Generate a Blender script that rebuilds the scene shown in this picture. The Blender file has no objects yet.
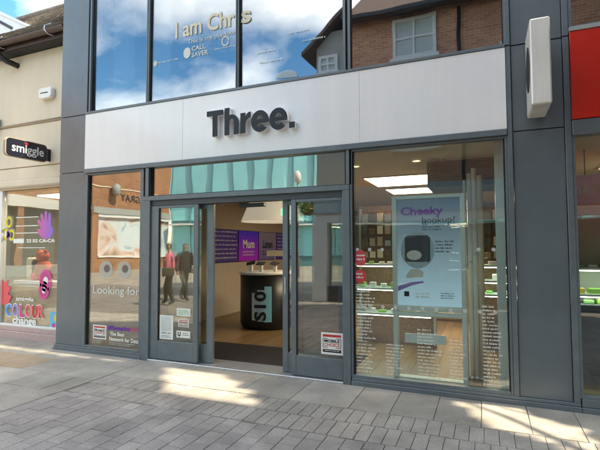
import bpy, bmesh, math, random
from math import radians as R, sin, cos, pi
from mathutils import Matrix, Vector
random.seed(7)
sc = bpy.context.scene
C = sc.collection

# ------------------------------------------------------------------ camera
cd = bpy.data.cameras.new('camera'); cam = bpy.data.objects.new('camera', cd); C.objects.link(cam)
cd.sensor_fit = 'HORIZONTAL'; cd.sensor_width = 36.0; cd.lens = 36.0 * 442.6 / 600.0
cd.clip_start = 0.05; cd.clip_end = 500
YAW, PITCH, ROLL = R(22.683), R(2.879), R(0.173)
cam.matrix_world = (Matrix.Translation((0, -5.08, 1.6)) @ Matrix.Rotation(YAW, 4, 'Z')
                    @ Matrix.Rotation(PITCH, 4, 'X') @ Matrix.Rotation(R(90), 4, 'X') @ Matrix.Rotation(-ROLL, 4, 'Z'))
sc.camera = cam

# ------------------------------------------------------------------ sun + sky
EL, BETA = R(50), R(1.4)                       # sun along the street from the right, a touch behind the shop line
SUN = Vector((cos(EL) * cos(BETA), cos(EL) * sin(BETA), sin(EL)))
sd = bpy.data.lights.new('sun', 'SUN'); sun = bpy.data.objects.new('sun', sd); C.objects.link(sun)
sd.energy = 2.0; sd.angle = R(0.8); sd.color = (1.0, 0.93, 0.82)
sun.rotation_euler = SUN.to_track_quat('Z', 'Y').to_euler(); sun.location = (20, 0, 20)
w = bpy.data.worlds.new('World'); sc.world = w; w.use_nodes = True
nt = w.node_tree; nt.nodes.clear()
def wn(t, **k):
    n = nt.nodes.new(t)
    for a, b in k.items(): setattr(n, a, b)
    return n
sky = wn('ShaderNodeTexSky', sky_type='NISHITA', sun_disc=False)
sky.sun_elevation = EL; sky.sun_rotation = pi / 2 - math.atan2(SUN.y, SUN.x)
sky.air_density = 1.0; sky.dust_density = 0.6; sky.ozone_density = 1.6
tc = wn('ShaderNodeTexCoord'); sep = wn('ShaderNodeSeparateXYZ'); nt.links.new(tc.outputs['Generated'], sep.inputs[0])
zz = wn('ShaderNodeMath', operation='MAXIMUM'); zz.inputs[1].default_value = 0.0; nt.links.new(sep.outputs[2], zz.inputs[0])
za = wn('ShaderNodeMath', operation='ADD'); za.inputs[1].default_value = 0.18; nt.links.new(zz.outputs[0], za.inputs[0])
cmb = wn('ShaderNodeCombineXYZ')
for i in (0, 1):
    dv = wn('ShaderNodeMath', operation='DIVIDE'); nt.links.new(sep.outputs[i], dv.inputs[0]); nt.links.new(za.outputs[0], dv.inputs[1])
    nt.links.new(dv.outputs[0], cmb.inputs[i])
cmb.inputs[2].default_value = 1.9
nz = wn('ShaderNodeTexNoise'); nz.inputs['Scale'].default_value = 1.05; nz.inputs['Detail'].default_value = 9; nz.inputs['Roughness'].default_value = 0.55
nz.inputs['Distortion'].default_value = 0.25
nt.links.new(cmb.outputs[0], nz.inputs['Vector'])
rp = wn('ShaderNodeValToRGB'); rp.color_ramp.elements[0].position = 0.44; rp.color_ramp.elements[1].position = 0.70
rp.color_ramp.elements[0].color = (0, 0, 0, 1); rp.color_ramp.elements[1].color = (.5, .5, .5, 1)
nt.links.new(nz.outputs['Fac'], rp.inputs[0])
mx = wn('ShaderNodeMix', data_type='RGBA'); nt.links.new(rp.outputs[0], mx.inputs[0])
hs = wn('ShaderNodeHueSaturation'); hs.inputs['Saturation'].default_value = 1.35; hs.inputs['Value'].default_value = .55; nt.links.new(sky.outputs[0], hs.inputs['Color'])
nt.links.new(hs.outputs[0], mx.inputs[6]); mx.inputs[7].default_value = (9.0, 9.1, 9.3, 1)
bg = wn('ShaderNodeBackground'); bg.inputs['Strength'].default_value = 0.15; nt.links.new(mx.outputs[2], bg.inputs[0])
ow = wn('ShaderNodeOutputWorld'); nt.links.new(bg.outputs[0], ow.inputs[0])
sc.view_settings.view_transform = 'Standard'; sc.view_settings.look = 'None'
sc.view_settings.exposure = 2.6; sc.view_settings.gamma = 1.0
sc.view_settings.use_white_balance = True; sc.view_settings.white_balance_temperature = 7900; sc.view_settings.white_balance_tint = 5
sc.cycles.use_denoising = True
try: sc.cycles.denoiser = 'OPENIMAGEDENOISE'
except Exception: pass
sc.cycles.max_bounces = 8; sc.cycles.transparent_max_bounces = 24; sc.cycles.glossy_bounces = 5; sc.cycles.diffuse_bounces = 4
sc.cycles.sample_clamp_indirect = 6.0; sc.cycles.caustics_reflective = False; sc.cycles.caustics_refractive = False

# ------------------------------------------------------------------ materials
def srgb(h):
    f = lambda c: c / 12.92 if c <= .04045 else ((c + .055) / 1.055) ** 2.4
    return tuple(f(int(h[i:i + 2], 16) / 255) for i in (0, 2, 4))
MATS = {}
def M(name, col, rough=.6, metal=0., var=.08, scale=6., bump=0., bscale=60., spec=.5, emit=None, estr=0., col2=None, orand=0., coat=0., stretch=(1, 1, 1)):
    m = bpy.data.materials.new(name); m.use_nodes = True; t = m.node_tree; b = t.nodes['Principled BSDF']
    if isinstance(col, str): col = srgb(col)
    if isinstance(col2, str): col2 = srgb(col2)
    b.inputs['Roughness'].default_value = rough; b.inputs['Metallic'].default_value = metal
    b.inputs['Specular IOR Level'].default_value = spec; b.inputs['Coat Weight'].default_value = coat; b.inputs['Coat Roughness'].default_value = .08
    g = t.nodes.new('ShaderNodeNewGeometry'); mp = t.nodes.new('ShaderNodeMapping'); mp.inputs['Scale'].default_value = stretch
    t.links.new(g.outputs['Position'], mp.inputs[0])
    n = t.nodes.new('ShaderNodeTexNoise'); n.inputs['Scale'].default_value = scale; n.inputs['Detail'].default_value = 8; n.inputs['Roughness'].default_value = .62
    t.links.new(mp.outputs[0], n.inputs['Vector'])
    r = t.nodes.new('ShaderNodeValToRGB'); r.color_ramp.elements[0].position = .3; r.color_ramp.elements[1].position = .72
    c2 = col2 or tuple(min(1, c * (1 + var)) for c in col); c1 = col if col2 else tuple(c * (1 - var) for c in col)
    r.color_ramp.elements[0].color = (*c1, 1); r.color_ramp.elements[1].color = (*c2, 1)
    t.links.new(n.outputs['Fac'], r.inputs[0]); out = r.outputs[0]
    if orand:
        oi = t.nodes.new('ShaderNodeObjectInfo'); ad = t.nodes.new('ShaderNodeMath'); ad.operation = 'ADD'
        t.links.new(oi.outputs['Random'], ad.inputs[0]); t.links.new(g.outputs['Random Per Island'], ad.inputs[1])
        fr = t.nodes.new('ShaderNodeMath'); fr.operation = 'FRACT'; t.links.new(ad.outputs[0], fr.inputs[0])
        mr = t.nodes.new('ShaderNodeMapRange'); mr.inputs[3].default_value = 1 - orand; mr.inputs[4].default_value = 1 + orand
        t.links.new(fr.outputs[0], mr.inputs[0])
        h = t.nodes.new('ShaderNodeHueSaturation'); t.links.new(out, h.inputs['Color']); t.links.new(mr.outputs[0], h.inputs['Value']); out = h.outputs[0]
    if name in ('slab', 'block', 'sett', 'street', 'bed'):
        n3 = t.nodes.new('ShaderNodeTexNoise'); n3.inputs['Scale'].default_value = .9; n3.inputs['Detail'].default_value = 5; n3.inputs['Distortion'].default_value = 1.2; t.links.new(g.outputs['Position'], n3.inputs['Vector'])
        m3 = t.nodes.new('ShaderNodeMapRange'); m3.inputs[1].default_value = .35; m3.inputs[2].default_value = .65; m3.inputs[3].default_value = .80; m3.inputs[4].default_value = 1.14; t.links.new(n3.outputs['Fac'], m3.inputs[0])
        n4 = t.nodes.new('ShaderNodeTexNoise'); n4.inputs['Scale'].default_value = 55; n4.inputs['Detail'].default_value = 3; t.links.new(g.outputs['Position'], n4.inputs['Vector'])
        m4 = t.nodes.new('ShaderNodeMapRange'); m4.inputs[1].default_value = .3; m4.inputs[2].default_value = .7; m4.inputs[3].default_value = .86; m4.inputs[4].default_value = 1.14; t.links.new(n4.outputs['Fac'], m4.inputs[0])
        mm = t.nodes.new('ShaderNodeMath'); mm.operation = 'MULTIPLY'; t.links.new(m3.outputs[0], mm.inputs[0]); t.links.new(m4.outputs[0], mm.inputs[1])
        vo = t.nodes.new('ShaderNodeTexVoronoi'); vo.inputs['Scale'].default_value = 3.4; t.links.new(g.outputs['Position'], vo.inputs['Vector'])
        m5 = t.nodes.new('ShaderNodeMapRange'); m5.inputs[1].default_value = .035; m5.inputs[2].default_value = .075; m5.inputs[3].default_value = .72; m5.inputs[4].default_value = 1.0; t.links.new(vo.outputs['Distance'], m5.inputs[0])
        m6 = t.nodes.new('ShaderNodeMath'); m6.operation = 'MULTIPLY'; t.links.new(mm.outputs[0], m6.inputs[0]); t.links.new(m5.outputs[0], m6.inputs[1]); mm = m6
        h3 = t.nodes.new('ShaderNodeHueSaturation'); t.links.new(out, h3.inputs['Color']); t.links.new(mm.outputs[0], h3.inputs['Value']); out = h3.outputs[0]
    t.links.new(out, b.inputs['Base Color'])
    rr = t.nodes.new('ShaderNodeMapRange'); rr.inputs[3].default_value = max(.02, rough * .8); rr.inputs[4].default_value = min(1, rough * 1.25)
    t.links.new(n.outputs['Fac'], rr.inputs[0]); t.links.new(rr.outputs[0], b.inputs['Roughness'])
    if bump:
        n2 = t.nodes.new('ShaderNodeTexNoise'); n2.inputs['Scale'].default_value = bscale; n2.inputs['Detail'].default_value = 6
        t.links.new(g.outputs['Position'], n2.inputs['Vector'])
        bp = t.nodes.new('ShaderNodeBump'); bp.inputs['Strength'].default_value = bump; bp.inputs['Distance'].default_value = .01
        t.links.new(n2.outputs['Fac'], bp.inputs['Height']); t.links.new(bp.outputs[0], b.inputs['Normal'])
    if emit is not None:
        e = srgb(emit) if isinstance(emit, str) else emit
        b.inputs['Emission Color'].default_value = (*e, 1); b.inputs['Emission Strength'].default_value = estr
    MATS[name] = m; return m
def glass(name, tint=(.93, .97, .96), r0=.1, rough=0.):
    m = bpy.data.materials.new(name); m.use_nodes = True; t = m.node_tree; t.nodes.clear()
    o = t.nodes.new('ShaderNodeOutputMaterial'); mix = t.nodes.new('ShaderNodeMixShader')
    tr = t.nodes.new('ShaderNodeBsdfTransparent'); tr.inputs[0].default_value = (*tint, 1)
    gl = t.nodes.new('ShaderNodeBsdfGlossy'); gl.inputs['Roughness'].default_value = rough
    lw = t.nodes.new('ShaderNodeLayerWeight'); lw.inputs[0].default_value = .5
    pw = t.nodes.new('ShaderNodeMath'); pw.operation = 'POWER'; pw.inputs[1].default_value = 4.; t.links.new(lw.outputs['Facing'], pw.inputs[0])
    ma = t.nodes.new('ShaderNodeMath'); ma.operation = 'MULTIPLY_ADD'; ma.inputs[1].default_value = 1 - r0; ma.inputs[2].default_value = r0
    t.links.new(pw.outputs[0], ma.inputs[0]); t.links.new(ma.outputs[0], mix.inputs[0])
    # very slight waviness, as in real panes
    g = t.nodes.new('ShaderNodeNewGeometry'); n = t.nodes.new('ShaderNodeTexNoise'); n.inputs['Scale'].default_value = 1.3; n.inputs['Detail'].default_value = 1.5
    t.links.new(g.outputs['Position'], n.inputs['Vector'])
    bp = t.nodes.new('ShaderNodeBump'); bp.inputs['Strength'].default_value = .10; bp.inputs['Distance'].default_value = .02
    t.links.new(n.outputs['Fac'], bp.inputs['Height']); t.links.new(bp.outputs[0], gl.inputs['Normal'])
    t.links.new(tr.outputs[0], mix.inputs[1]); t.links.new(gl.outputs[0], mix.inputs[2]); t.links.new(mix.outputs[0], o.inputs[0])
    MATS[name] = m; return m
def brick(name, axis, c1, c2, mortar, bw=.225, rh=.075):
    m = bpy.data.materials.new(name); m.use_nodes = True; t = m.node_tree; b = t.nodes['Principled BSDF']; b.inputs['Roughness'].default_value = .85
    g = t.nodes.new('ShaderNodeNewGeometry'); s = t.nodes.new('ShaderNodeSeparateXYZ'); t.links.new(g.outputs['Position'], s.inputs[0])
    c = t.nodes.new('ShaderNodeCombineXYZ'); t.links.new(s.outputs[axis], c.inputs[0]); t.links.new(s.outputs[2], c.inputs[1])
    k = t.nodes.new('ShaderNodeTexBrick'); t.links.new(c.outputs[0], k.inputs['Vector'])
    k.inputs['Color1'].default_value = (*srgb(c1), 1); k.inputs['Color2'].default_value = (*srgb(c2), 1); k.inputs['Mortar'].default_value = (*srgb(mortar), 1)
    k.inputs['Scale'].default_value = 1; k.inputs['Brick Width'].default_value = bw; k.inputs['Row Height'].default_value = rh; k.inputs['Mortar Size'].default_value = .008
    n = t.nodes.new('ShaderNodeTexNoise'); n.inputs['Scale'].default_value = 1.2; n.inputs['Detail'].default_value = 8; t.links.new(g.outputs['Position'], n.inputs['Vector'])
    mr = t.nodes.new('ShaderNodeMapRange'); mr.inputs[3].default_value = .7; mr.inputs[4].default_value = 1.25; t.links.new(n.outputs['Fac'], mr.inputs[0])
    h = t.nodes.new('ShaderNodeHueSaturation'); t.links.new(k.outputs[0], h.inputs['Color']); t.links.new(mr.outputs[0], h.inputs['Value'])
    t.links.new(h.outputs[0], b.inputs['Base Color'])
    bp = t.nodes.new('ShaderNodeBump'); bp.inputs['Strength'].default_value = .5; bp.inputs['Distance'].default_value = .008; bp.invert = True
    t.links.new(k.outputs['Fac'], bp.inputs['Height']); t.links.new(bp.outputs[0], b.inputs['Normal'])
    MATS[name] = m; return m
def wood(name, c1, c2):
    m = M(name, c1, .35, col2=c2, scale=9, stretch=(3.5, .35, 1), orand=.22); return m
def gradient(name, ca, cb, x0, x1, estr=0., axis=0, mid=None):
    m = bpy.data.materials.new(name); m.use_nodes = True; t = m.node_tree; b = t.nodes['Principled BSDF']; b.inputs['Roughness'].default_value = .35
    g = t.nodes.new('ShaderNodeNewGeometry'); s = t.nodes.new('ShaderNodeSeparateXYZ'); t.links.new(g.outputs['Position'], s.inputs[0])
    mr = t.nodes.new('ShaderNodeMapRange'); mr.inputs[1].default_value = x0; mr.inputs[2].default_value = x1; t.links.new(s.outputs[axis], mr.inputs[0])
    r = t.nodes.new('ShaderNodeValToRGB'); r.color_ramp.elements[0].color = (*srgb(ca), 1); r.color_ramp.elements[1].color = (*srgb(cb), 1)
    if mid: e = r.color_ramp.elements.new(.5); e.color = (*srgb(mid), 1)
    t.links.new(mr.outputs[0], r.inputs[0]); t.links.new(r.outputs[0], b.inputs['Base Color'])
    if estr: t.links.new(r.outputs[0], b.inputs['Emission Color']); b.inputs['Emission Strength'].default_value = estr
    MATS[name] = m; return m

M('clad', (.118, .146, .165), .24, .0, .10, 1.6, spec=.6, bump=.02, bscale=1.6)
M('clad_dark', (.05, .06, .07), .45, var=.15)
M('frame', (.122, .152, .170), .33, .0, .12, 7, spec=.6)
M('gasket', (.006, .006, .007), .6)
M('fascia', (.83, .825, .82), .13, var=.03, scale=1.6, spec=.5, stretch=(3.2, 1, .35), bump=.012, bscale=1.1)
M('letter_face', (.022, .032, .040), .55, spec=.3)
M('letter_side', (.78, .78, .78), .4)
M('silver', (.55, .56, .58), .35, .7, .15, 20)
M('cream', (.70, .585, .445), .7, var=.11, scale=1.4, bump=.02, stretch=(1, 1, .35))
M('cream_dark', (.42, .33, .24), .7); M('goldbox', (.42, .32, .16), .6)
M('roof_tile', (.10, .075, .06), .9, col2=(.26, .23, .19), scale=14, bump=.3, bscale=40, orand=.35)
M('gutter', (.06, .035, .03), .4, var=.3)
M('pvc_black', (.02, .018, .02), .4)
M('white', (.78, .78, .76), .5, var=.04)
M('white_gloss', (.80, .79, .74), .18, var=.09, scale=4, stretch=(2, 2, .5))
M('timber_dark', (.04, .045, .055), .6)
M('navy', (.012, .014, .028), .3)
M('redsign', (.66, .024, .014), .22, var=.10, scale=1.5)
M('red', (.55, .03, .03), .45)
M('pinkstone', (.50, .36, .34), .55, var=.15, scale=30)
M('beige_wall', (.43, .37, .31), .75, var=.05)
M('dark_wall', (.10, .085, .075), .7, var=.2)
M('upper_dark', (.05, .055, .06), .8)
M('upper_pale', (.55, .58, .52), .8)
M('ceil', (.52, .50, .42), .8, var=.04)
M('bulkhead', (.055, .065, .08), .6)
wood('floor_wood', (.15, .088, .042), (.27, .17, .085))
M('mat', (.045, .035, .035), .95, var=.3, scale=60, bump=.5, bscale=200)
M('black', (.008, .008, .009), .35)
M('black_matte', (.02, .02, .022), .7)
M('lampshade', (.80, .77, .70), .7, var=.03, emit=(1, .93, .84), estr=.05)
M('panel_light', (.9, .85, .75), .5, emit=(1, .88, .70), estr=4.0)
M('led', (.9, .95, .9), .5, emit=(.85, 1, .92), estr=4.0)
M('down_light', (.9, .8, .6), .5, emit=(1, .75, .3), estr=2)
M('mint_frame', (.62, .74, .69), .4, var=.04)
M('lettering', (.78, .80, .74), .6)
M('dim_white', (.62, .66, .60), .6)
M('purple', (.15, .01, .40), .4)
M('pinktext', (.55, .05, .22), .4)
M('paper', (.74, .78, .76), .6)
M('green_print', (.16, .45, .14), .6)
M('tan', (.36, .25, .08), .6, var=.12)
M('slab', (.31, .28, .242), .85, col2=(.46, .42, .37), scale=2.3, bump=.25, bscale=90, orand=.13)
M('slab_tan', (.34, .25, .17), .85, col2=(.44, .34, .25), scale=4, bump=.25, bscale=90)
M('block', (.265, .240, .226), .85, col2=(.40, .360, .335), scale=3.1, bump=.3, bscale=80, orand=.10)
M('sett', (.285, .258, .232), .85, col2=(.43, .39, .35), scale=3.5, bump=.35, bscale=80, orand=.08)
M('street', (.27, .24, .20), .9, col2=(.40, .355, .29), scale=1.3, bump=.3, bscale=30)
M('bed', (.17, .152, .138), .95, col2=(.27, .243, .22), scale=7, bump=.5, bscale=50)
M('bark', (.10, .08, .06), .9, bump=.6, bscale=25)
M('leaf', (.04, .09, .02), .6, col2=(.08, .15, .035), scale=3)
M('petal', (.55, .35, .05), .6)
M('aqua', (.26, .70, .74), .3, .0, var=.10, scale=.6, spec=1.0)
M('aqua_frame', (.10, .26, .29), .4)
M('grey_band', (.36, .38, .36), .6)
M('render_grey', (.42, .42, .40), .8)
M('house_tile', (.09, .055, .045), .85, col2=(.17, .11, .085), scale=9, bump=.4, bscale=30)
M('pale_blue', (.36, .50, .55), .5)
M('curtain', (.55, .60, .60), .8)
M('skin', (.45, .28, .20), .6)
M('pinkcloth', (.70, .16, .26), .8)
M('darkcloth', (.02, .02, .025), .8)
M('hair', (.05, .03, .02), .7)
M('phone_white', (.7, .7, .7), .3)
M('plush', (.50, .09, .05), .95, bump=.8, bscale=80)
M('goldbrown', (.30, .20, .075), .6, var=.2)
M('blue', (.06, .26, .62), .5); M('skyblue', (.15, .48, .72), .5); M('yellow', (.75, .62, .06), .5); M('magenta', (.62, .06, .30), .5)
M('violet', (.28, .20, .58), .5); M('orange', (.75, .25, .04), .5); M('pinkred', (.78, .10, .13), .5); M('limegreen', (.25, .55, .08), .5)
M('grey_stand', (.35, .36, .35), .5)
M('brown_stock', (.16, .085, .045), .7, var=.5, scale=25)
M('dot', (.62, .66, .62), .7); MATS['dot'].node_tree.nodes['Principled BSDF'].inputs['Alpha'].default_value = .55
M('exit_green', (.02, .30, .12), .4, emit=(.05, .6, .25), estr=.6)
M('neon_orange', (.7, .25, .05), .5)
glass('glass', (.97, .995, .98), r0=.12)
glass('glass_up', (.70, .76, .80), r0=.30)
glass('glass_left', (.80, .82, .80), r0=.24)
glass('glass_door', (.84, .87, .85), r0=.19)
brick('brick_x', 1, 'b27850', '8d5a3c', 'a8957f')
brick('brick_y', 0, 'e09c7a', 'c07a5a', 'c8b6a2')
def film(name, col, op):
    m = M(name, col, .6); t = m.node_tree; b = t.nodes['Principled BSDF']; b.inputs['Alpha'].default_value = op; return m
film('film_white', (.72, .74, .68), .30); film('cream_letter', (.85, .76, .55), .78); film('film_dark', (.14, .11, .10), .35); film('film_red', (.62, .06, .07), .72); film('film_letter', (.80, .82, .76), .72)
def blotch(name, cols, scale):
    m = bpy.data.materials.new(name); m.use_nodes = True; t = m.node_tree; b = t.nodes['Principled BSDF']; b.inputs['Roughness'].default_value = .4
    g = t.nodes.new('ShaderNodeNewGeometry'); n = t.nodes.new('ShaderNodeTexNoise'); n.inputs['Scale'].default_value = scale; n.inputs['Detail'].default_value = 3; n.inputs['Distortion'].default_value = .8; t.links.new(g.outputs['Position'], n.inputs['Vector'])
    r = t.nodes.new('ShaderNodeValToRGB'); el = r.color_ramp.elements
    while len(el) < len(cols): el.new(.5)
    for i, c in enumerate(cols): el[i].position = .30 + .4 * i / (len(cols) - 1); el[i].color = (*srgb(c), 1)
    t.links.new(n.outputs['Fac'], r.inputs[0]); t.links.new(r.outputs[0], b.inputs['Base Color']); MATS[name] = m
blotch('photo_poster', ('6a544c', 'a08878', 'd9c0b2', 'cfdce0', 'd4e0e2', '9cb6be'), .55)
blotch('stock_mix', ('2a1c14', '6b4a2c', '3a2a20', 'a8804c', '5a3a2a', 'c8b090'), 14)
gradient('hand_grad', 'd65fa8', '7d6bc9', -7.33, -6.95)

# ------------------------------------------------------------------ helpers
WL = {}
def mk(name, V, F, mat, parent=None, smooth=False, bevel=0., mats=None, fm=None):
    V = [Vector(v) for v in V]
    lo = Vector([min(v[i] for v in V) for i in range(3)]); hi = Vector([max(v[i] for v in V) for i in range(3)]); c = (lo + hi) / 2
    me = bpy.data.meshes.new(name); me.from_pydata([tuple(v - c) for v in V], [], F)
    bm = bmesh.new(); bm.from_mesh(me); bmesh.ops.recalc_face_normals(bm, faces=bm.faces)
    if bevel: bmesh.ops.bevel(bm, geom=list(bm.edges), offset=bevel, segments=1, affect='EDGES', profile=.5, clamp_overlap=True)
    bm.to_mesh(me); bm.free()
    for m_ in (mats or [mat]): me.materials.append(MATS[m_])
    if fm: me.polygons.foreach_set('material_index', fm)
    if smooth: me.polygons.foreach_set('use_smooth', [True] * len(me.polygons))
    o = bpy.data.objects.new(name, me); C.objects.link(o)
    place(o, c, parent); return o
def place(o, c, parent):
    WL[o.name] = Vector(c)
    if parent is not None:
        o.parent = parent; o.location = Vector(c) - WL[parent.name]
    else: o.location = c
def E(name, loc, label, cat, group=None):
    o = bpy.data.objects.new(name, None); C.objects.link(o); o.empty_display_size = .2; place(o, Vector(loc), None)
    tag(o, label, cat, group); return o
def tag(o, label, cat, group=None):
    o['label'] = label; o['category'] = cat
    if group: o['group'] = group
    return o
def kind(o, k): o['kind'] = k; return o
BF = [(0, 3, 2, 1), (4, 5, 6, 7), (0, 1, 5, 4), (1, 2, 6, 5), (2, 3, 7, 6), (3, 0, 4, 7)]
def bv(x0, x1, y0, y1, z0, z1): return [(x0, y0, z0), (x1, y0, z0), (x1, y1, z0), (x0, y1, z0), (x0, y0, z1), (x1, y0, z1), (x1, y1, z1), (x0, y1, z1)]
def box(name, x0, x1, y0, y1, z0, z1, mat, parent=None, bevel=.0): return mk(name, bv(x0, x1, y0, y1, z0, z1), BF, mat, parent, bevel=bevel)
def boxes(name, L, mat, parent=None, bevel=0.):
    V, F = [], []
    for b in L:
        k = len(V); V += bv(*b); F += [tuple(i + k for i in f) for f in BF]
    return mk(name, V, F, mat, parent, bevel=bevel)
def prism_vf(out, f, d0, d1):
    n = len(out); V = [f(u, v, d0) for u, v in out] + [f(u, v, d1) for u, v in out]
    F = [tuple(range(n)), tuple(range(2 * n - 1, n - 1, -1))] + [(i, (i + 1) % n, n + (i + 1) % n, n + i) for i in range(n)]
    return V, F
XZ = lambda u, v, d: (u, d, v)
YZ = lambda u, v, d: (d, u, v)
XY = lambda u, v, d: (u, v, d)
def prism(name, out, d0, d1, mat, parent=None, f=XZ, bevel=0., smooth=False):
    V, F = prism_vf(out, f, d0, d1); return mk(name, V, F, mat, parent, bevel=bevel, smooth=smooth)
def prisms(name, outs, mat, parent=None, f=XZ):
    V, F = [], []
    for out, d0, d1 in outs:
        v, fa = prism_vf(out, f, d0, d1); k = len(V); V += v; F += [tuple(i + k for i in q) for q in fa]
    return mk(name, V, F, mat, parent)
def rect(x0, x1, z0, z1): return [(x0, z0), (x1, z0), (x1, z1), (x0, z1)]
def disc(cx, cz, rx, rz=None, n=20, a0=0, a1=2 * pi):
    rz = rz or rx; return [(cx + rx * cos(a0 + (a1 - a0) * i / n), cz + rz * sin(a0 + (a1 - a0) * i / n)) for i in range(n)]
def arc(cx, cz, rx, rz, a0, a1, n=14): return [(cx + rx * cos(R(a0 + (a1 - a0) * i / n)), cz + rz * sin(R(a0 + (a1 - a0) * i / n))) for i in range(n + 1)]
def tube_vf(P, r, n=8, caps=True):
    V, F = [], []; P = [Vector(p) for p in P]; rr = r if isinstance(r, (list, tuple)) else [r] * len(P)
    for i, p in enumerate(P):
        d = (P[min(i + 1, len(P) - 1)] - P[max(i - 1, 0)]).normalized()
        a = d.orthogonal().normalized() if i == 0 else (a - d * a.dot(d)).normalized()
        b = d.cross(a)
        for k in range(n): V.append(p + (a * cos(2 * pi * k / n) + b * sin(2 * pi * k / n)) * rr[i])
        if i: F += [((i - 1) * n + k, (i - 1) * n + (k + 1) % n, i * n + (k + 1) % n, i * n + k) for k in range(n)]
    if caps: F += [tuple(range(n - 1, -1, -1)), tuple(range((len(P) - 1) * n, len(P) * n))]
    return V, F
def tube(name, P, r, mat, parent=None, n=8): V, F = tube_vf(P, r, n); return mk(name, V, F, mat, parent, smooth=True)
def lathe(name, c, prof, mat, parent=None, n=28, smooth=True):
    V, F = [], []
    for i, (r, z) in enumerate(prof):
        for k in range(n): V.append((c[0] + r * cos(2 * pi * k / n), c[1] + r * sin(2 * pi * k / n), c[2] + z))
        if i: F += [((i - 1) * n + k, (i - 1) * n + (k + 1) % n, i * n + (k + 1) % n, i * n + k) for k in range(n)]
    return mk(name, V, F, mat, parent, smooth=smooth)
def text(name, s, mat, parent, width, height, xf, bold=.0, ext=.001, shear=0.):
    """mesh lettering: s fitted to width x height (lower-left at 0,0) and then mapped by xf(u, v, d)"""
    cu = bpy.data.curves.new('t', 'FONT'); cu.body = s; cu.size = 1; cu.offset = bold; cu.extrude = .5; cu.resolution_u = 3; cu.shear = shear
    o = bpy.data.objects.new('t', cu); C.objects.link(o); dg = bpy.context.evaluated_depsgraph_get()
    me = bpy.data.meshes.new_from_object(o.evaluated_get(dg)); bpy.data.objects.remove(o); bpy.data.curves.remove(cu)
    vs = [v.co.copy() for v in me.vertices]; fs = [tuple(p.vertices) for p in me.polygons]; bpy.data.meshes.remove(me)
    x0 = min(v.x for v in vs); x1 = max(v.x for v in vs); y0 = min(v.y for v in vs); y1 = max(v.y for v in vs)
    V = [xf((v.x - x0) / (x1 - x0) * width, (v.y - y0) / (y1 - y0) * height, -v.z * 2 * ext) for v in vs]
    if height < .09: return kind(mk(name, V, fs, mat, parent), 'stuff')
    par = list(range(len(vs)))
    def find(i):
        while par[i] != i: par[i] = par[par[i]]; i = par[i]
        return i
    for f in fs:
        for i in f[1:]: par[find(i)] = find(f[0])
    comp = {}
    for f in fs: comp.setdefault(find(f[0]), []).append(f)
    items = sorted(((min(vs[i].x for f in c for i in f), max(vs[i].x for f in c for i in f), min(vs[i].y for f in c for i in f) // 1.2, c) for c in comp.values()), key=lambda t: (-t[2] if '\n' in s else 0, t[0]))
    groups = []
    for a, b, r_, c in items:
        if groups and groups[-1][2] == r_ * ('\n' in s) and min(b, groups[-1][1]) - max(a, groups[-1][0]) > .5 * min(b - a, groups[-1][1] - groups[-1][0]): g = groups[-1]; g[0] = min(g[0], a); g[1] = max(g[1], b); g[3] += c
        else: groups.append([a, b, r_ * ('\n' in s), list(c)])
    for a, b, r_, c in groups:
        ids = sorted({i for f in c for i in f}); mp = {i: k for k, i in enumerate(ids)}
        o_ = mk('letter', [V[i] for i in ids], [tuple(mp[i] for i in f) for f in c], mat, parent)
    return o_
def onXZ(x, z, y): return lambda u, v, d: (x + u, y + d, z + v)          # readable from -y
def scribble(name, x0, x1, z0, z1, rows, y, mat, parent, seed=0, fill=.62, ragged=.35, f=XZ, flip=1):
    """rows of lettering too small to read: each glyph a couple of little strokes"""
    rnd = random.Random(seed); V, F = [], []; pitch = (z1 - z0) / rows; h = pitch * fill; cw = h * .62
    for r in range(rows):
        zt = z1 - r * pitch; x = x0; xe = x0 + (x1 - x0) * (1 - ragged * rnd.random())
        while x < xe:
            for _ in range(rnd.randint(3, 8)):
                if x > xe: break
                hh = h * rnd.choice((.62, .62, .7, 1.0)); s = cw * .31; k = rnd.random()
                st = [(x, x + s, zt - h, zt - h + hh)]
                if k > .25: st.append((x + cw * .5, x + cw * .5 + s, zt - h, zt - h + h * .62))
                if k > .4: st.append((x + s, x + cw * .5, zt - h + h * .45, zt - h + h * .45 + s * .9))
                else: st.append((x + s, x + cw * .55, zt - h, zt - h + s * .9))
                for a, b, c, d in st:
                    k0 = len(V); V += [f(a, c, y), f(b, c, y), f(b, d, y), f(a, d, y)]; F.append((k0, k0 + 1, k0 + 2, k0 + 3))
                x += cw
            x += cw * .8
    return kind(mk(name, V, F, mat, parent), 'stuff')

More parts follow.
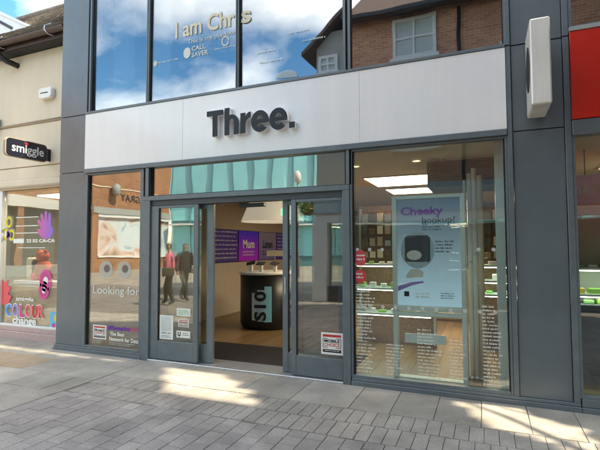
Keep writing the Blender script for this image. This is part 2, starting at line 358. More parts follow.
# ------------------------------------------------------------------ ground
ground = kind(mk('ground', [(-90, -90, -.012), (60, -90, -.012), (60, 40, -.012), (-90, 40, -.012)], [(0, 1, 2, 3)], 'street'), 'structure')
pav = kind(box('pavement', -16, 6, -9.5, .0, -.06, -.0095, 'bed'), 'structure')
def unit(w_, d_, t_=.05, bev=.003):
    me = bpy.data.meshes.new('paver'); bm = bmesh.new(); bmesh.ops.create_cube(bm, size=1)
    for v in bm.verts: v.co = Vector((v.co.x * w_, v.co.y * d_, v.co.z * t_ - t_ / 2))
    bmesh.ops.bevel(bm, geom=list(bm.edges), offset=bev, segments=1, affect='EDGES'); bm.to_mesh(me); bm.free(); return me
UN = {}
def paver(name, x0, x1, y0, y1, mat, gap=.006, jit=.0015):
    key = (round(x1 - x0, 3), round(y1 - y0, 3), mat)
    if key not in UN:
        UN[key] = unit(x1 - x0 - gap, y1 - y0 - gap); UN[key].materials.append(MATS[mat])
    o = bpy.data.objects.new(name, UN[key]); C.objects.link(o)
    place(o, ((x0 + x1) / 2, (y0 + y1) / 2, random.uniform(-jit, jit)), pav)
    o.rotation_euler = (random.gauss(0, .0022), random.gauss(0, .0022), random.gauss(0, .004)); return o
# slab course along the shop front
xs = [-1.30 + .41 * i for i in range(0, 10)]
for a, b in zip(xs, xs[1:]): paver('paving_slab', a, b, -.755, -.035, 'slab')
for a, b in zip([-4.42, -3.80, -3.18, -2.56, -1.94], [-3.80, -3.18, -2.56, -1.94, -1.30]): paver('paving_slab', a, b, -.755, -.035, 'slab')
# flags on the left
yy = -.035; row = 0; random.seed(3)
for dpt in (.42, .55, .50, .60, .52, .6):
    x = -4.42; first = .28 + .3 * (row % 2)
    while x > -10.5:
        wd = first if x == -4.42 else random.choice((.62, .74, .88)); 
        m_ = 'slab_tan' if (row == 1 and -6.9 < x - wd / 2 < -6.0) else 'slab'
        paver('paving_slab', x - wd, x, yy - dpt, yy, m_); x -= wd
    yy -= dpt; row += 1
# forecourt of the cream shop (set back a little)
x = -6.42
while x > -10.5: paver('paving_slab', x - .62, x, -.03, .33, 'slab'); x -= .62
# two courses of narrow setts laid across
n = 0
for r_, (ya, yb) in enumerate(((-1.09, -.765), (-1.425, -1.10))):
    x = -4.41 + .05 * r_
    while x < 2.2: paver('paving_sett', x, x + .118, ya, yb, 'sett', gap=.005); x += .118
# street blocks in running bond
VB, FB = [], []; nb = 0
for c_ in range(-2, 42):
    x = -4.41 + .165 * c_
    if c_ < 0: continue
    y = -1.435 - (.122 if c_ % 2 else 0) + random.uniform(-.02, .02)
    if c_ % 2: paver('paving_block', x, x + .165, y, -1.435, 'block')
    while y > -8.5:
        L = random.choice((.125, .165, .165, .205, .24))
        if y > -2.55 and x < 1.1 and nb < 285: paver('paving_block', x, x + .165, y - L, y, 'block', gap=.0045, jit=.002); nb += 1
        else:
            k = len(VB); z = random.uniform(-.002, .002)
            VB += bv(x + .003, x + .162, y - L + .003, y - .003, -.03, z); FB += [tuple(i + k for i in f) for f in BF]
        y -= L
kind(mk('block_paving', VB, FB, 'block', pav), 'stuff')

# ------------------------------------------------------------------ the phone shop
shop = E('shop_building', (-2.8, 0, 0), 'grey clad phone shop with white fascia reading Three. and glass front', 'shop')
TOPZ = 7.4
# clad piers, each panel its own piece
for x0, x1 in ((-6.35, -5.775), (.292, .758)):
    for z0, z1 in ((.085, 2.795), (2.805, 3.71), (3.722, TOPZ)):
        box('cladding_panel', x0, x1, -.002, .05, z0, z1, 'clad', shop, bevel=.003)
    box('pier_core', x0 + .01, x1 - .01, .045, .3, .02, TOPZ, 'clad_dark', shop)
for x0, x1 in ((.238, .286), (.764, .818)):
    box('trim', x0, x1, -.022, .06, .085, 3.712, 'frame', shop, bevel=.003); box('trim', x0, x1, -.022, .06, 3.724, TOPZ, 'frame', shop, bevel=.003)
box('return_panel', -6.352, -6.30, .052, 8, .02, TOPZ, 'clad', shop)
# plinth
for x0, x1 in ((-6.36, -4.60), (-1.47, .825)):
    box('plinth', x0, x1, -.035, .1, -.01, .05, 'clad', shop, bevel=.004)
    box('plinth_sill', x0 + .004, x1 - .004, -.022, .1, .052, .083, 'frame', shop, bevel=.003)
# fascia
fas = None
for x0, x1 in ((-5.772, -3.90), (-3.898, -1.342), (-1.340, .236)):
    f_ = box('fascia_panel', x0, x1, -.03, .05, 2.832, 3.70, 'fascia', shop, bevel=.002)
    if x0 == -3.898: fas = f_
box('fascia_rail', -5.772, .236, -.045, .06, 2.765, 2.828, 'frame', shop, bevel=.004)
box('fascia_sill', -5.772, .236, -.04, .06, 3.703, 3.735, 'frame', shop, bevel=.003)
# THREE. letters: white body with dark face plate
Yb, Yf = -.031, -.10
def letter(pieces):
    outs = [(p_, Yb, Yf - .0012 * i) for i, p_ in enumerate(pieces)]
    b_ = prisms('letter', outs, 'letter_side', fas)
    g_ = [(p_, Yf - .0035 - .0012 * i, Yf - .012 - .0012 * i) for i, p_ in enumerate(pieces)]
    q = prisms('letter_face', g_, 'letter_face', fas); return b_, q
zb, cap, xh, st = 3.085, .352, .268, .073
lx = -3.440
letter([rect(lx + .092, lx + .092 + st, zb, zb + cap - .001), rect(lx, lx + .257, zb + cap - .070, zb + cap)])          # T
hx = lx + .280
ar = arc(hx + .108, zb + xh - .108, .108, .108, 180, 0, 16); ai = arc(hx + .108, zb + xh - .100, .108 - st + .003, .045, 0, 180, 12)
letter([rect(hx, hx + st, zb, zb + cap + .012), [(hx + .03, zb + xh - .11)] + ar[2:] + [(hx + .216, zb), (hx + .216 - st, zb), (hx + .216 - st, zb + xh - .10)] + ai[1:-1] + [(hx + .05, zb + xh - .13)]])  # h
rx_ = hx + .242
letter([rect(rx_, rx_ + st, zb, zb + xh), [(rx_ + .05, zb + xh - .16)] + [(rx_ + .065, zb + xh - .075), (rx_ + .095, zb + xh - .020), (rx_ + .125, zb + xh + .004), (rx_ + .152, zb + xh + .006), (rx_ + .152, zb + xh - .070), (rx_ + .118, zb + xh - .074), (rx_ + .088, zb + xh - .098), (rx_ + st, zb + xh - .15)]])  # r
for k in range(2):
    ex = rx_ + .160 + .262 * k; cx, cz = ex + .126, zb + xh / 2
    o_ = arc(cx, cz, .126, .141, 0, 318, 34); i_ = arc(cx, cz, .126 - st, .141 - .064, 318, 0, 30)
    letter([o_ + i_, rect(cx - .075, cx + .1255, cz - .026, cz + .024)])                                                  # e
dx = rx_ + .160 + .524 + .012
letter([rect(dx, dx + .076, zb, zb + .074)])

# upper windows
up = [(-5.70, -4.585), (-4.535, -3.055), (-3.01, -1.545), (-1.455, .225)]
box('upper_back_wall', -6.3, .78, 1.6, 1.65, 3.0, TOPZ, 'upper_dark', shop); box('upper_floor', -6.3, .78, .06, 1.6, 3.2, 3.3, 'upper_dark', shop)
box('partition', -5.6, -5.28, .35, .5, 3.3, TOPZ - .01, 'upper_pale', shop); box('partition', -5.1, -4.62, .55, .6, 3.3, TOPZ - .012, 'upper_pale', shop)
wins = []
for k, (x0, x1) in enumerate(up):
    fw = boxes('window_frame', [(x0 - .03, x0, -.012, .07, 3.737, TOPZ), (x1, x1 + .03, -.012, .07, 3.737, TOPZ), (x0, x1, -.005, .07, 3.737, 3.752)], 'frame' if k else 'frame', shop)
    box('gasket', x0, x0 + .012, .022, .034, 3.752, TOPZ, 'gasket', fw); box('gasket', x1 - .012, x1, .022, .034, 3.752, TOPZ, 'gasket', fw)
    pn = box('pane', x0 + .004, x1 - .004, .036, .046, 3.755, TOPZ, 'glass_up', fw); pn.rotation_euler = (R((.10, -.22, .16, -.12)[k]), 0, R((-.10, .12, -.06, .10)[k])); wins.append(fw)
box('roof_slab', -6.35, .82, -.02, 9, TOPZ + .002, TOPZ + .2, 'clad', shop)
ly = .026
text('lettering', 'I am Chr', 'cream_letter', wins[1], 1.0, .245, onXZ(-4.09, 4.63, ly), .02)
text('lettering', 's', 'cream_letter', wins[2], .15, .17, onXZ(-2.99, 4.63, ly), .02)
text('lettering', 'This is my outdoor', 'film_letter', wins[1], .80, .085, onXZ(-3.87, 4.49, ly))
text('lettering', 'CALL\nSAVER', 'film_letter', wins[1], .28, .16, onXZ(-3.80, 4.305, ly), .015)
prism('emblem', disc(-3.88, 4.385, .062, .08), ly, ly + .004, 'film_letter', wins[1])
scribble('lettering', -4.40, -4.04, 4.30, 4.345, 1, ly, 'film_letter', wins[1], 4, ragged=0)
prism('emblem', disc(-4.45, 4.325, .035, .045), ly, ly + .004, 'film_letter', wins[1])
scribble('lettering', -3.42, -3.08, 4.33, 4.365, 1, ly, 'film_letter', wins[1], 5, ragged=0)
prism('emblem', arc(-3.24, 4.44, .06, .07, 0, 350, 20) + arc(-3.24, 4.44, .045, .053, 350, 0, 20), ly, ly + .004, 'film_letter', wins[1])
for q, (a, b, z0) in enumerate(((-2.75, -2.45, 4.16), (-2.72, -2.35, 4.02), (-2.1, -1.75, 4.2), (-2.3, -1.98, 4.34))):
    scribble('lettering', a, b, z0, z0 + .045, 1, ly, 'film_letter', wins[2], 20 + q, ragged=.1)
prism('emblem', disc(-2.32, 3.775, .16, .11, 16, 0, pi), ly, ly + .004, 'film_white', wins[2])
prism('banner', [(-2.27, 4.55), (-2.15, 4.58), (-2.13, 5.3), (-2.25, 5.3)], .30, .305, 'magenta', shop)

# lower front: door frame, fixed windows
dfm = boxes('door_frame', [(-4.60, -4.465, -.03, .09, -.005, 2.28), (-1.565, -1.478, -.03, .09, -.005, 2.28), (-4.60, -1.478, -.03, .10, 2.281, 2.345)], 'frame', shop, bevel=.004)
box('door_operator_housing', -4.46, -1.57, .005, .16, 2.205, 2.279, 'clad_dark', shop)
# transom lights
for x0, x1 in ((-4.47, -1.53),):
    fw = boxes('transom_frame', [(-4.575, -4.475, -.012, .07, 2.347, 2.763), (-1.535, -1.455, -.012, .07, 2.347, 2.763), (-4.475, -1.535, .01, .06, 2.347, 2.358)], 'gasket', shop)
    box('mullion_face', -1.515, -1.475, -.03, -.013, 2.347, 2.763, 'frame', fw, bevel=.003); box('mullion_face', -4.555, -4.495, -.03, -.013, 2.347, 2.763, 'frame', fw, bevel=.003)
    box('pane', -4.474, -1.536, .03, .042, 2.359, 2.762, 'glass_left', fw)
# left window
wl_ = boxes('window_frame', [(-5.772, -5.715, -.012, .07, .085, 2.763), (-4.66, -4.602, -.012, .07, .085, 2.763), (-5.714, -4.661, -.014, .07, .085, .115), (-5.714, -4.661, -.010, .07, 2.735, 2.763)], 'frame', shop, bevel=.002)
box('gasket', -5.714, -5.695, .012, .03, .116, 2.734, 'gasket', wl_)
box('pane', -5.713, -4.662, .031, .043, .116, 2.734, 'glass_left', wl_)
# right window
wr = boxes('window_frame', [(-1.476, -1.448, -.012, .07, .085, 2.763), (.212, .236, -.012, .07, .085, 2.763), (-1.447, .211, -.016, .07, .085, .118), (-1.447, .211, -.010, .07, 2.74, 2.763)], 'frame', shop, bevel=.002)
box('gasket', -1.447, -1.428, .012, .03, .119, 2.739, 'gasket', wr); box('gasket', .198, .211, .012, .03, .119, 2.739, 'gasket', wr)
box('pane', -1.446, .21, .031, .043, .119, 2.739, 'glass', wr)
# doors: fixed side leaves in front, sliding leaves parked behind
def leaf(x0, x1, y, sl, sr, zb_, zt, name='side_leaf', pane='glass_door'):
    d_ = boxes(name, [(x0, x0 + sl, y, y + .045, .03, 2.20), (x1 - sr, x1, y, y + .045, .03, 2.20), (x0 + sl, x1 - sr, y + .002, y + .043, .03, zb_), (x0 + sl, x1 - sr, y + .002, y + .043, zt, 2.20)], 'frame', shop, bevel=.003)
    box('pane', x0 + sl + .001, x1 - sr - .001, y + .02, y + .03, zb_ + .001, zt - .001, pane, d_)
    box('gasket', x0 + sl + .001, x0 + sl + .013, y + .008, y + .019, zb_ + .001, zt - .001, 'gasket', d_)
    return d_
dl = leaf(-4.463, -3.645, .0, .135, .075, .285, 2.165); dr = leaf(-2.245, -1.567, .0, .065, .012, .27, 2.165)
sl_ = leaf(-4.45, -3.455, .09, .06, .10, .27, 2.14, 'sliding_leaf'); sr_ = leaf(-2.405, -1.60, .09, .075, .06, .27, 2.14, 'sliding_leaf')
box('handle', -2.375, -2.36, .082, .089, 1.0, 1.22, 'silver', sr_)
box('threshold', -4.465, -1.565, -.045, .33, -.012, .022, 'silver', shop, bevel=.004)
box('sensor_box', -3.10, -2.72, .165, .25, 2.15, 2.2, 'black', shop, bevel=.006)
# stickers
sy = .0185
def award(x0, x1, z0, z1, y, par):
    w_, h_ = x1 - x0, z1 - z0; X = lambda a: x0 + a * w_; Z = lambda a: z0 + a * h_
    s_ = box('sticker', x0, x1, y, y + .002, z0, z1, 'white', par)
    if True:
        boxes('sticker_band', [(X(.08), X(.92), y - .001, y - .0002, Z(.80), Z(.91))], 'red', par)
        boxes('sticker_band', [(X(.08), X(.92), y - .001, y - .0002, Z(.10), Z(.235))], 'black', par)
        boxes('sticker_border', [(X(.08), X(.105), y - .001, y - .0002, Z(.30), Z(.74)), (X(.105), X(.3), y - .001, y - .0002, Z(.715), Z(.74)), (X(.105), X(.3), y - .001, y - .0002, Z(.30), Z(.325))], 'black', par)
        boxes('sticker_border', [(X(.895), X(.92), y - .001, y - .0002, Z(.30), Z(.74)), (X(.7), X(.895), y - .001, y - .0002, Z(.715), Z(.74)), (X(.7), X(.895), y - .001, y - .0002, Z(.30), Z(.325))], 'black', par)
        text('lettering', 'MOBILE', 'black', par, w_ * .7, h_ * .14, onXZ(X(.15), Z(.55), y - .001), .03)
        text('lettering', 'CHOICE', 'red', par, w_ * .7, h_ * .15, onXZ(X(.15), Z(.37), y - .001), .01)
        scribble('lettering', X(.16), X(.86), Z(.13), Z(.21), 1, y - .0015, 'white', par, 3, ragged=0)
award(-1.858, -1.583, .315, .575, .016, dr)
award(-3.975, -3.80, .50, .60, sy, dl)
box('sticker', -4.30, -4.065, sy, sy + .002, .31, .645, 'paper', dl)
scribble('lettering', -4.27, -4.09, .42, .625, 12, sy - .001, 'grey_stand', dl, 8, ragged=.1); scribble('lettering', -4.27, -4.09, .375, .41, 1, sy - .001, 'black', dl, 12, ragged=0); scribble('lettering', -4.27, -4.10, .325, .365, 2, sy - .001, 'navy', dl, 9)
box('sticker', -4.005, -3.775, sy, sy + .002, .65, .755, 'paper', dl); scribble('lettering', -3.98, -3.80, .665, .735, 3, sy - .001, 'green_print', dl, 10, fill=.8, ragged=.1)
box('sticker', -4.005, -3.775, sy, sy + .002, .35, .445, 'paper', dl); prism('emblem', [(-3.985, .43), (-3.985, .38), (-3.96, .362), (-3.935, .38), (-3.935, .43), (-3.95, .43), (-3.95, .385), (-3.97, .385), (-3.97, .43)], sy - .001, sy - .0002, 'black', dl)
scribble('lettering', -3.90, -3.79, .375, .425, 2, sy - .001, 'black_matte', dl, 11)
# left window graphics
gy = .028
award(-5.585, -5.315, .215, .425, gy, wl_)
text('lettering', 'Looking for', 'film_letter', wl_, .92, .155, onXZ(-5.60, .865, gy), .01)
for cx in (-5.345, -4.985):
    e_ = prism('eye_graphic', disc(cx, 1.27, .135, .135, 28), gy, gy + .002, 'film_white', wl_)
    prism('pupil_graphic', disc(cx + .02, 1.285, .06, .06, 20), gy - .002, gy - .0005, 'film_dark', wl_)
for k, (a, b, z0) in enumerate(((-5.60, -5.33, .46), (-5.26, -4.99, .46), (-4.92, -4.67, .46))):
    scribble('lettering', a, b, z0, .80, 13, gy, 'film_white', wl_, 30 + k, ragged=.25, fill=.5)
text('lettering', '#PhonesAre', 'purple', wl_, .42, .075, onXZ(-5.285, .36, gy), .02); text('lettering', 'Good', 'pinktext', wl_, .17, .058, onXZ(-4.86, .377, gy), .02)
text('lettering', 'The Best', 'lettering', wl_, .28, .055, onXZ(-5.24, .285, gy), .02); text('lettering', 'Network for Data', 'lettering', wl_, .56, .062, onXZ(-5.25, .205, gy), .02)
scribble('lettering', -5.25, -4.7, .14, .19, 2, gy, 'dim_white', wl_, 41); scribble('lettering', -5.60, -5.34, .14, .2, 2, gy, 'dim_white', wl_, 42)
# right window columns of small print, dots
for k, (a, b, z1, rows) in enumerate(((-1.42, -1.195, 1.17, 27), (-1.075, -.87, .50, 10), (-.72, -.465, .69, 15), (-.385, -.195, .60, 13), (-.045, .14, .98, 22))):
    scribble('lettering', a, b, .135, z1, rows, gy, 'lettering', wr, 50 + k, ragged=.45, fill=.55)
for zc in (.91, 1.57):
    for i in range(11):
        if zc > 1 and -1.0 < -1.40 + .148 * i < -.2: continue
        prism('frosted_dot', disc(-1.40 + .148 * i, zc, .021, n=14), gy, gy + .001, 'dot', wr)
prism('sticker', disc(-1.365, 1.47, .07, .10, 22), gy, gy + .002, 'film_red', wr); prism('sticker', disc(-1.365, 1.255, .068, .085, 22), gy, gy + .002, 'film_red', wr)
scribble('lettering', -1.41, -1.32, 1.43, 1.52, 2, gy - .001, 'paper', wr, 71, ragged=.1); scribble('lettering', -1.415, -1.32, 1.22, 1.30, 2, gy - .001, 'paper', wr, 70)

# interior shell
fl = box('floor', -6.25, .8, .335, 9.0, -.011, -.002, 'black_matte', shop)
rnd = random.Random(12); x = -5.72
while x < .44:
    y = .337 - rnd.uniform(0, 1.0)
    while y < 8.9:
        y1 = y + rnd.choice((1.2, 1.8, 2.4))
        if y1 > .4: box('plank', x + .0015, min(x + .1485, .449), max(y, .337), min(y1, 8.9) - .003, -.0015, .004, 'floor_wood', fl)
        y = y1
    x += .15
box('ceiling', -6.25, .8, .1, 9.0, 2.77, 2.80, 'ceil', shop)
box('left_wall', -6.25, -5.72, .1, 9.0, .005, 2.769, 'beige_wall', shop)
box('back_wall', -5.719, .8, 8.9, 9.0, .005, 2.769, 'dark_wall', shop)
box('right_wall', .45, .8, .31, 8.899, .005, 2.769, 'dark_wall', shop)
box('bulkhead', -.72, .44, 1.2, 2.0, 2.42, 2.769, 'bulkhead', shop)
box('column', .115, .205, .30, .55, .005, 2.769, 'mint_frame', shop)
def lamp_panel(x0, x1, y0, y1, lab):
    t_ = E('ceiling_light', ((x0 + x1) / 2, (y0 + y1) / 2, 2.769), lab, 'light', 'ceiling light panels in the phone shop')
    boxes('frame', [(x0 - .02, x1 + .02, y0 - .02, y0, 2.745, 2.769), (x0 - .02, x1 + .02, y1, y1 + .02, 2.745, 2.769), (x0 - .02, x0, y0, y1, 2.745, 2.769), (x1, x1 + .02, y0, y1, 2.745, 2.769)], 'ceil', t_)
    box('diffuser', x0 + .001, x1 - .001, y0 + .001, y1 - .001, 2.752, 2.762, 'panel_light', t_)
lamp_panel(-1.86, -.67, 2.15, 3.25, 'large warm ceiling light panel nearest the right shop window')
lamp_panel(-1.82, -.62, 3.75, 4.6, 'second warm ceiling light panel further inside behind the first')
lamp_panel(-1.8, -.6, 6.0, 7.0, 'ceiling light panel farthest back in the phone shop')
for k, (x, y, lab) in enumerate(((-1.69, 1.05, 'small yellow recessed downlight beside the door mullion'), (-.83, .98, 'small recessed downlight in front of the ceiling light panel'))):
    t_ = E('downlight', (x, y, 2.769), lab, 'light', 'downlights'); lathe('rim', (x, y, 2.752), [(.075, .017), (.075, 0), (.05, 0), (.05, .008)], 'white', t_, 16); prism('lens', disc(x, y, .05, n=16), 2.76, 2.765, 'down_light', t_, f=XY)
for x, y, lab in ((-.62, 1.05, 'left of two small domes on the shop ceiling'), (-.5, 1.08, 'right of two small domes on the shop ceiling')):
    t_ = E('dome_camera', (x, y, 2.769), lab, 'camera', 'dome cameras'); lathe('housing', (x, y, 2.72), [(.05, .049), (.05, .02)], 'grey_stand', t_, 14); lathe('dome', (x, y, 2.70), [(.001, 0), (.025, .005), (.04, .02), (.045, .04)], 'black', t_, 14)
# door mat
mt = E('door_mat', (-2.9, .85, 0), 'dark ribbed entrance mat inside the open doors', 'mat')
box('mat_base', -4.42, -1.62, .34, 1.38, .005, .009, 'mat', mt)
for i in range(24): box('mat_rib', -4.41, -1.63, .352 + .0425 * i, .352 + .0425 * i + .024, .0095, .016, 'mat', mt)
# screen totem in the right window
tt = E('screen_stand', (-.64, .45, 0), 'tall white framed stand with blue Cheeky hookup screen in the right window', 'screen stand')
boxes('frame', [(-1.06, -1.005, .40, .52, .005, 2.225), (-.265, -.21, .40, .52, .005, 2.225), (-1.004, -.266, .40, .52, 2.185, 2.225), (-1.004, -.266, .40, .52, .835, .895), (-1.004, -.266, .40, .52, .77, .815), (-1.004, -.266, .40, .52, .005, .04)], 'mint_frame', tt, bevel=.004)
gradient('screen', '2b3f52', '8fb0c8', 2.2, .9, .14, axis=2, mid='6b8496')
scn = box('screen', -1.003, -.267, .425, .50, .897, 2.183, 'screen', tt)
yS = .4235
text('lettering', 'Cheeky', 'purple', scn, .50, .135, onXZ(-.955, 1.955, yS), .035); text('lettering', 'hookup?', 'black', scn, .38, .105, onXZ(-.70, 1.86, yS), .01)
scribble('lettering', -.70, -.46, 1.79, 1.85, 2, yS, 'black_matte', scn, 81)
prism('halo_graphic', disc(-.76, 1.56, .20, .22, 28), yS + .0012, yS + .0014, 'pale_blue', scn)
prism('phone_graphic', [(-.90, 1.42), (-.62, 1.42), (-.61, 1.45), (-.61, 1.71), (-.64, 1.74), (-.88, 1.74), (-.91, 1.71), (-.91, 1.45)], yS, yS + .001, 'bulkhead', scn)
prism('cloud_graphic', disc(-.80, 1.50, .09, .06, 14), yS - .001, yS - .0003, 'dim_white', scn)
scribble('lettering', -.55, -.33, 1.52, 1.68, 4, yS, 'navy', scn, 82, ragged=.4)
prism('swoosh_graphic', [(-1.0, 1.12), (-.85, 1.17), (-.70, 1.19), (-.69, 1.17), (-.84, 1.13), (-1.0, 1.06)], yS, yS + .001, 'violet', scn)
prism('car_graphic', [(-.90, 1.22), (-.70, 1.24), (-.69, 1.30), (-.76, 1.34), (-.84, 1.33), (-.89, 1.27)], yS - .001, yS, 'dim_white', scn)
prism('logo_graphic', rect(-.925, -.865, 1.0, 1.06), yS, yS + .001, 'black', scn); scribble('lettering', -.80, -.62, .98, 1.06, 2, yS, 'lettering', scn, 83, fill=.8, ragged=.1); scribble('lettering', -.50, -.30, .98, 1.06, 3, yS, 'navy', scn, 84)
box('plinth_board', -.93, -.45, .45, .47, .44, .55, 'mint_frame', tt)
# white tubes beside it
for k, (x, r_, z1, lab) in enumerate(((-.225, .016, 2.42, 'thin white tube left-most of the row beside the screen stand'), (-.17, .028, 2.50, 'second white tube from the screen stand, slightly thicker'), (-.115, .03, 2.56, 'tallest white tube in the row beside the screen stand'), (-.05, .035, 2.47, 'thick cream tube right-most of the row in the window'))):
    t_ = E('display_tube', (x, .72, 0), lab, 'tube', 'white tubes in the window'); tube('shaft', [(x, .72, .02), (x, .72, z1)], r_, 'white_gloss' if k < 3 else 'cream', t_, 14)
    lathe('foot', (x, .72, .005), [(.001, .0), (r_ * 1.3, 0), (r_ * 1.3, .03), (r_, .04)], 'silver', t_, 14); lathe('joint_ring', (x, .72, 1.3 + .1 * k), [(r_, 0), (r_ + .004, .004), (r_ + .004, .026), (r_, .03)], 'silver', t_, 14)
# wall shelving behind
ORD = ['first', 'second', 'third', 'fourth', 'fifth', 'sixth', 'seventh', 'eighth', 'ninth', 'tenth', 'eleventh', 'twelfth']
CN = {'paper': 'pale grey', 'limegreen': 'lime green', 'white': 'white', 'grey_stand': 'mid grey', 'green_print': 'dark green', 'yellow': 'yellow'}
def shelf_unit(x0, x1, y, zs, lab, cols, seed):
    rnd = random.Random(seed)
    t_ = E('shelf_unit', ((x0 + x1) / 2, y, 0), lab, 'shelves', 'white lit shelf units in the phone shop')
    box('back_panel', x0, x1, y + .36, y + .40, .01, 2.3, 'brown_stock', t_)
    for r_ in range(4):
        for c_ in range(int((x1 - x0 - .1) / .13)): box('packet', x0 + .06 + .13 * c_, x0 + .15 + .13 * c_, y + .32, y + .358, 1.42 + .2 * r_, 1.42 + .2 * r_ + rnd.uniform(.09, .16), rnd.choice(('cream_dark', 'brown_stock', 'goldbrown', 'cream', 'dark_wall', 'grey_stand')), t_)
    for x in (x0, x1 - .04): box('upright', x, x + .04, y + .33, y + .359, .01, 2.25, 'grey_stand', t_)
    for z in zs: box('shelf', x0, x1, y, y + .355, z - .035, z, 'mint_frame', t_, bevel=.004); box('light_strip', x0 + .05, x1 - .05, y + .02, y + .05, z - .046, z - .036, 'led', t_)
    for zi, z in enumerate(zs):
        x = x0 + .06; k_ = 0
        while x < x1 - .15:
            k_ += 1
            w_ = rnd.uniform(.07, .14); h_ = rnd.uniform(.03, .09); m_ = rnd.choice(cols)
            o = mk('handset_box', bv(x, x + w_, y + .06, y + .06 + w_, z + .001, z + h_), BF, m_, None, bevel=.006)
            tag(o, '%s handset box, %s from left, %s shelf %s' % (CN[m_], ORD[k_ - 1], ('lowest', 'middle', 'top')[zi], lab.split(' with')[0].split('unit ')[1]), 'product', 'handset boxes ' + lab.split(' with')[0]); x += w_ + rnd.uniform(.05, .12)
shelf_unit(-2.0, -.75, 2.0, (.55, .95, 1.33), 'white shelf unit left of the screen stand with handset boxes', ('paper', 'limegreen', 'white', 'grey_stand'), 1)
shelf_unit(-.20, .42, 2.1, (.90, 1.10, 1.33), 'white shelf unit right of the tubes with green boxes', ('limegreen', 'paper', 'green_print', 'white'), 2)
for k, (x, lab) in enumerate(((-1.85, 'brown stock rack left-most on the back of the shop'), (-1.25, 'brown stock rack second from the left at the back'), (.05, 'brown stock rack behind the right shelf unit'))):
    t_ = E('stock_rack', (x, 3.4, 0), lab, 'rack', 'brown stock racks'); box('board', x - .26, x + .26, 3.42, 3.47, .01, 2.05, 'brown_stock', t_)
    rnd = random.Random(k)
    for r_ in range(7):
        for c_ in range(4): box('packet', x - .23 + .12 * c_, x - .14 + .12 * c_, 3.37, 3.415, .35 + .24 * r_, .35 + .24 * r_ + rnd.uniform(.1, .18), rnd.choice(('cream_dark', 'brown_stock', 'cream', 'dark_wall')), t_)
# lit low wall of cabinet
cb = E('cabinet', (-.9, 5, 0), 'low brown wooden cabinet deep inside behind the screen stand', 'cabinet'); box('carcass', -1.6, -.3, 5.0, 5.5, .01, 1.1, 'goldbrown', cb, bevel=.01)
for i in range(3): box('door', -1.58 + .43 * i, -1.58 + .43 * i + .41, 4.98, 4.999, .05, 1.06, 'goldbrown', cb, bevel=.005)
# counter with phones, lamp, wall screens
ct = E('counter', (-4.12, 3.05, 0), 'round black counter with white top and S10 phone poster', 'counter')
lathe('body', (-4.12, 3.05, .006), [(.50, .0), (.52, .02), (.55, .1), (.55, 1.04), (.50, 1.05)], 'black', ct, 40)
lathe('top', (-4.12, 3.05, 1.06), [(.001, 0), (.56, 0), (.575, .012), (.575, .045), (.56, .055), (.001, .055)], 'white', ct, 40)
def onCyl(rad, a0):   # u around, v up
    def f(u, v, d): a = R(a0) + u / rad; return (-4.12 + (rad - d) * cos(a), 3.05 + (rad - d) * sin(a), v)
    return f
cf = onCyl(.558, -98)
gradient('poster', 'f2dfe4', '7cc4dc', -4.35, -3.85)
def cylpatch(name, u0, u1, v0, v1, mat, rad, n=8):
    fn = onCyl(rad, -98); V = []; F = []
    for i in range(n + 1):
        u = u0 + (u1 - u0) * i / n; V += [fn(u, v0, 0), fn(u, v1, 0)]
        if i: F.append((2 * i - 2, 2 * i, 2 * i + 1, 2 * i - 1))
    return mk(name, V, F, mat, ct)
cylpatch('poster', .02, .16, .20, .72, 'poster', .556); cylpatch('poster', .14, .30, .18, .78, 'poster', .558); cylpatch('poster', .28, .42, .17, .85, 'poster', .560)
text('lettering', 'S10', 'black', ct, .56, .24, lambda u, v, d: onCyl(.585, -98)(.33 - v, .20 + u, d), .03)
for k, (x, y, lab) in enumerate(((-4.40, 2.85, 'phone on a white prop left-most on the black counter'), (-4.12, 2.75, 'phone on a white prop in the middle of the black counter'), (-3.86, 2.85, 'phone on a white prop right-most on the black counter'))):
    t_ = E('demo_phone', (x, y, 1.116), lab, 'phone', 'demo phones on the counter')
    box('prop', x - .03, x + .03, y - .01, y + .05, 1.117, 1.24, 'phone_white', t_, bevel=.004)
    o = box('handset', x - .09, x + .09, y - .06, y + .06, 1.243, 1.257, 'navy', t_, bevel=.004); o.rotation_euler = (R(28), R(-12 + 12 * k), R(20 - 20 * k)); o.location.z += .03
t_ = E('price_sign', (-3.95, 3.05, 1.116), 'small white price sign standing on the black counter', 'sign'); box('post', -3.955, -3.945, 3.04, 3.05, 1.117, 1.43, 'silver', t_); box('card', -4.13, -3.77, 3.025, 3.038, 1.42, 1.54, 'cream', t_)
lp = E('pendant_lamp', (-4.0, 3.05, 2.769), 'huge cream cone lampshade hanging above the black counter', 'lamp')
lathe('shade', (-4.0, 3.05, 2.12), [(.64, 0), (.645, .012), (.40, .60), (.39, .60), (.63, .012), (.64, 0)], 'lampshade', lp, 44); tube('cord', [(-4.0, 3.05, 2.60), (-4.0, 3.05, 2.768)], .01, 'black', lp, 6); lathe('cap', (-4.0, 3.05, 2.71), [(.42, 0), (.001, .01)], 'lampshade', lp, 30)
gradient('screen_violet', '3a2aa8', '8a1f9c', 2.0, 1.3, .04, axis=2); gradient('screen_lilac', '6d66a0','9a94b8', 1.3, 2.0, .0, axis=2)
M('screen_text', (.03, .02, .08), .4, emit=(.05, .02, .15), estr=.05)
yzs = lambda u, v, d: (d, u, v)
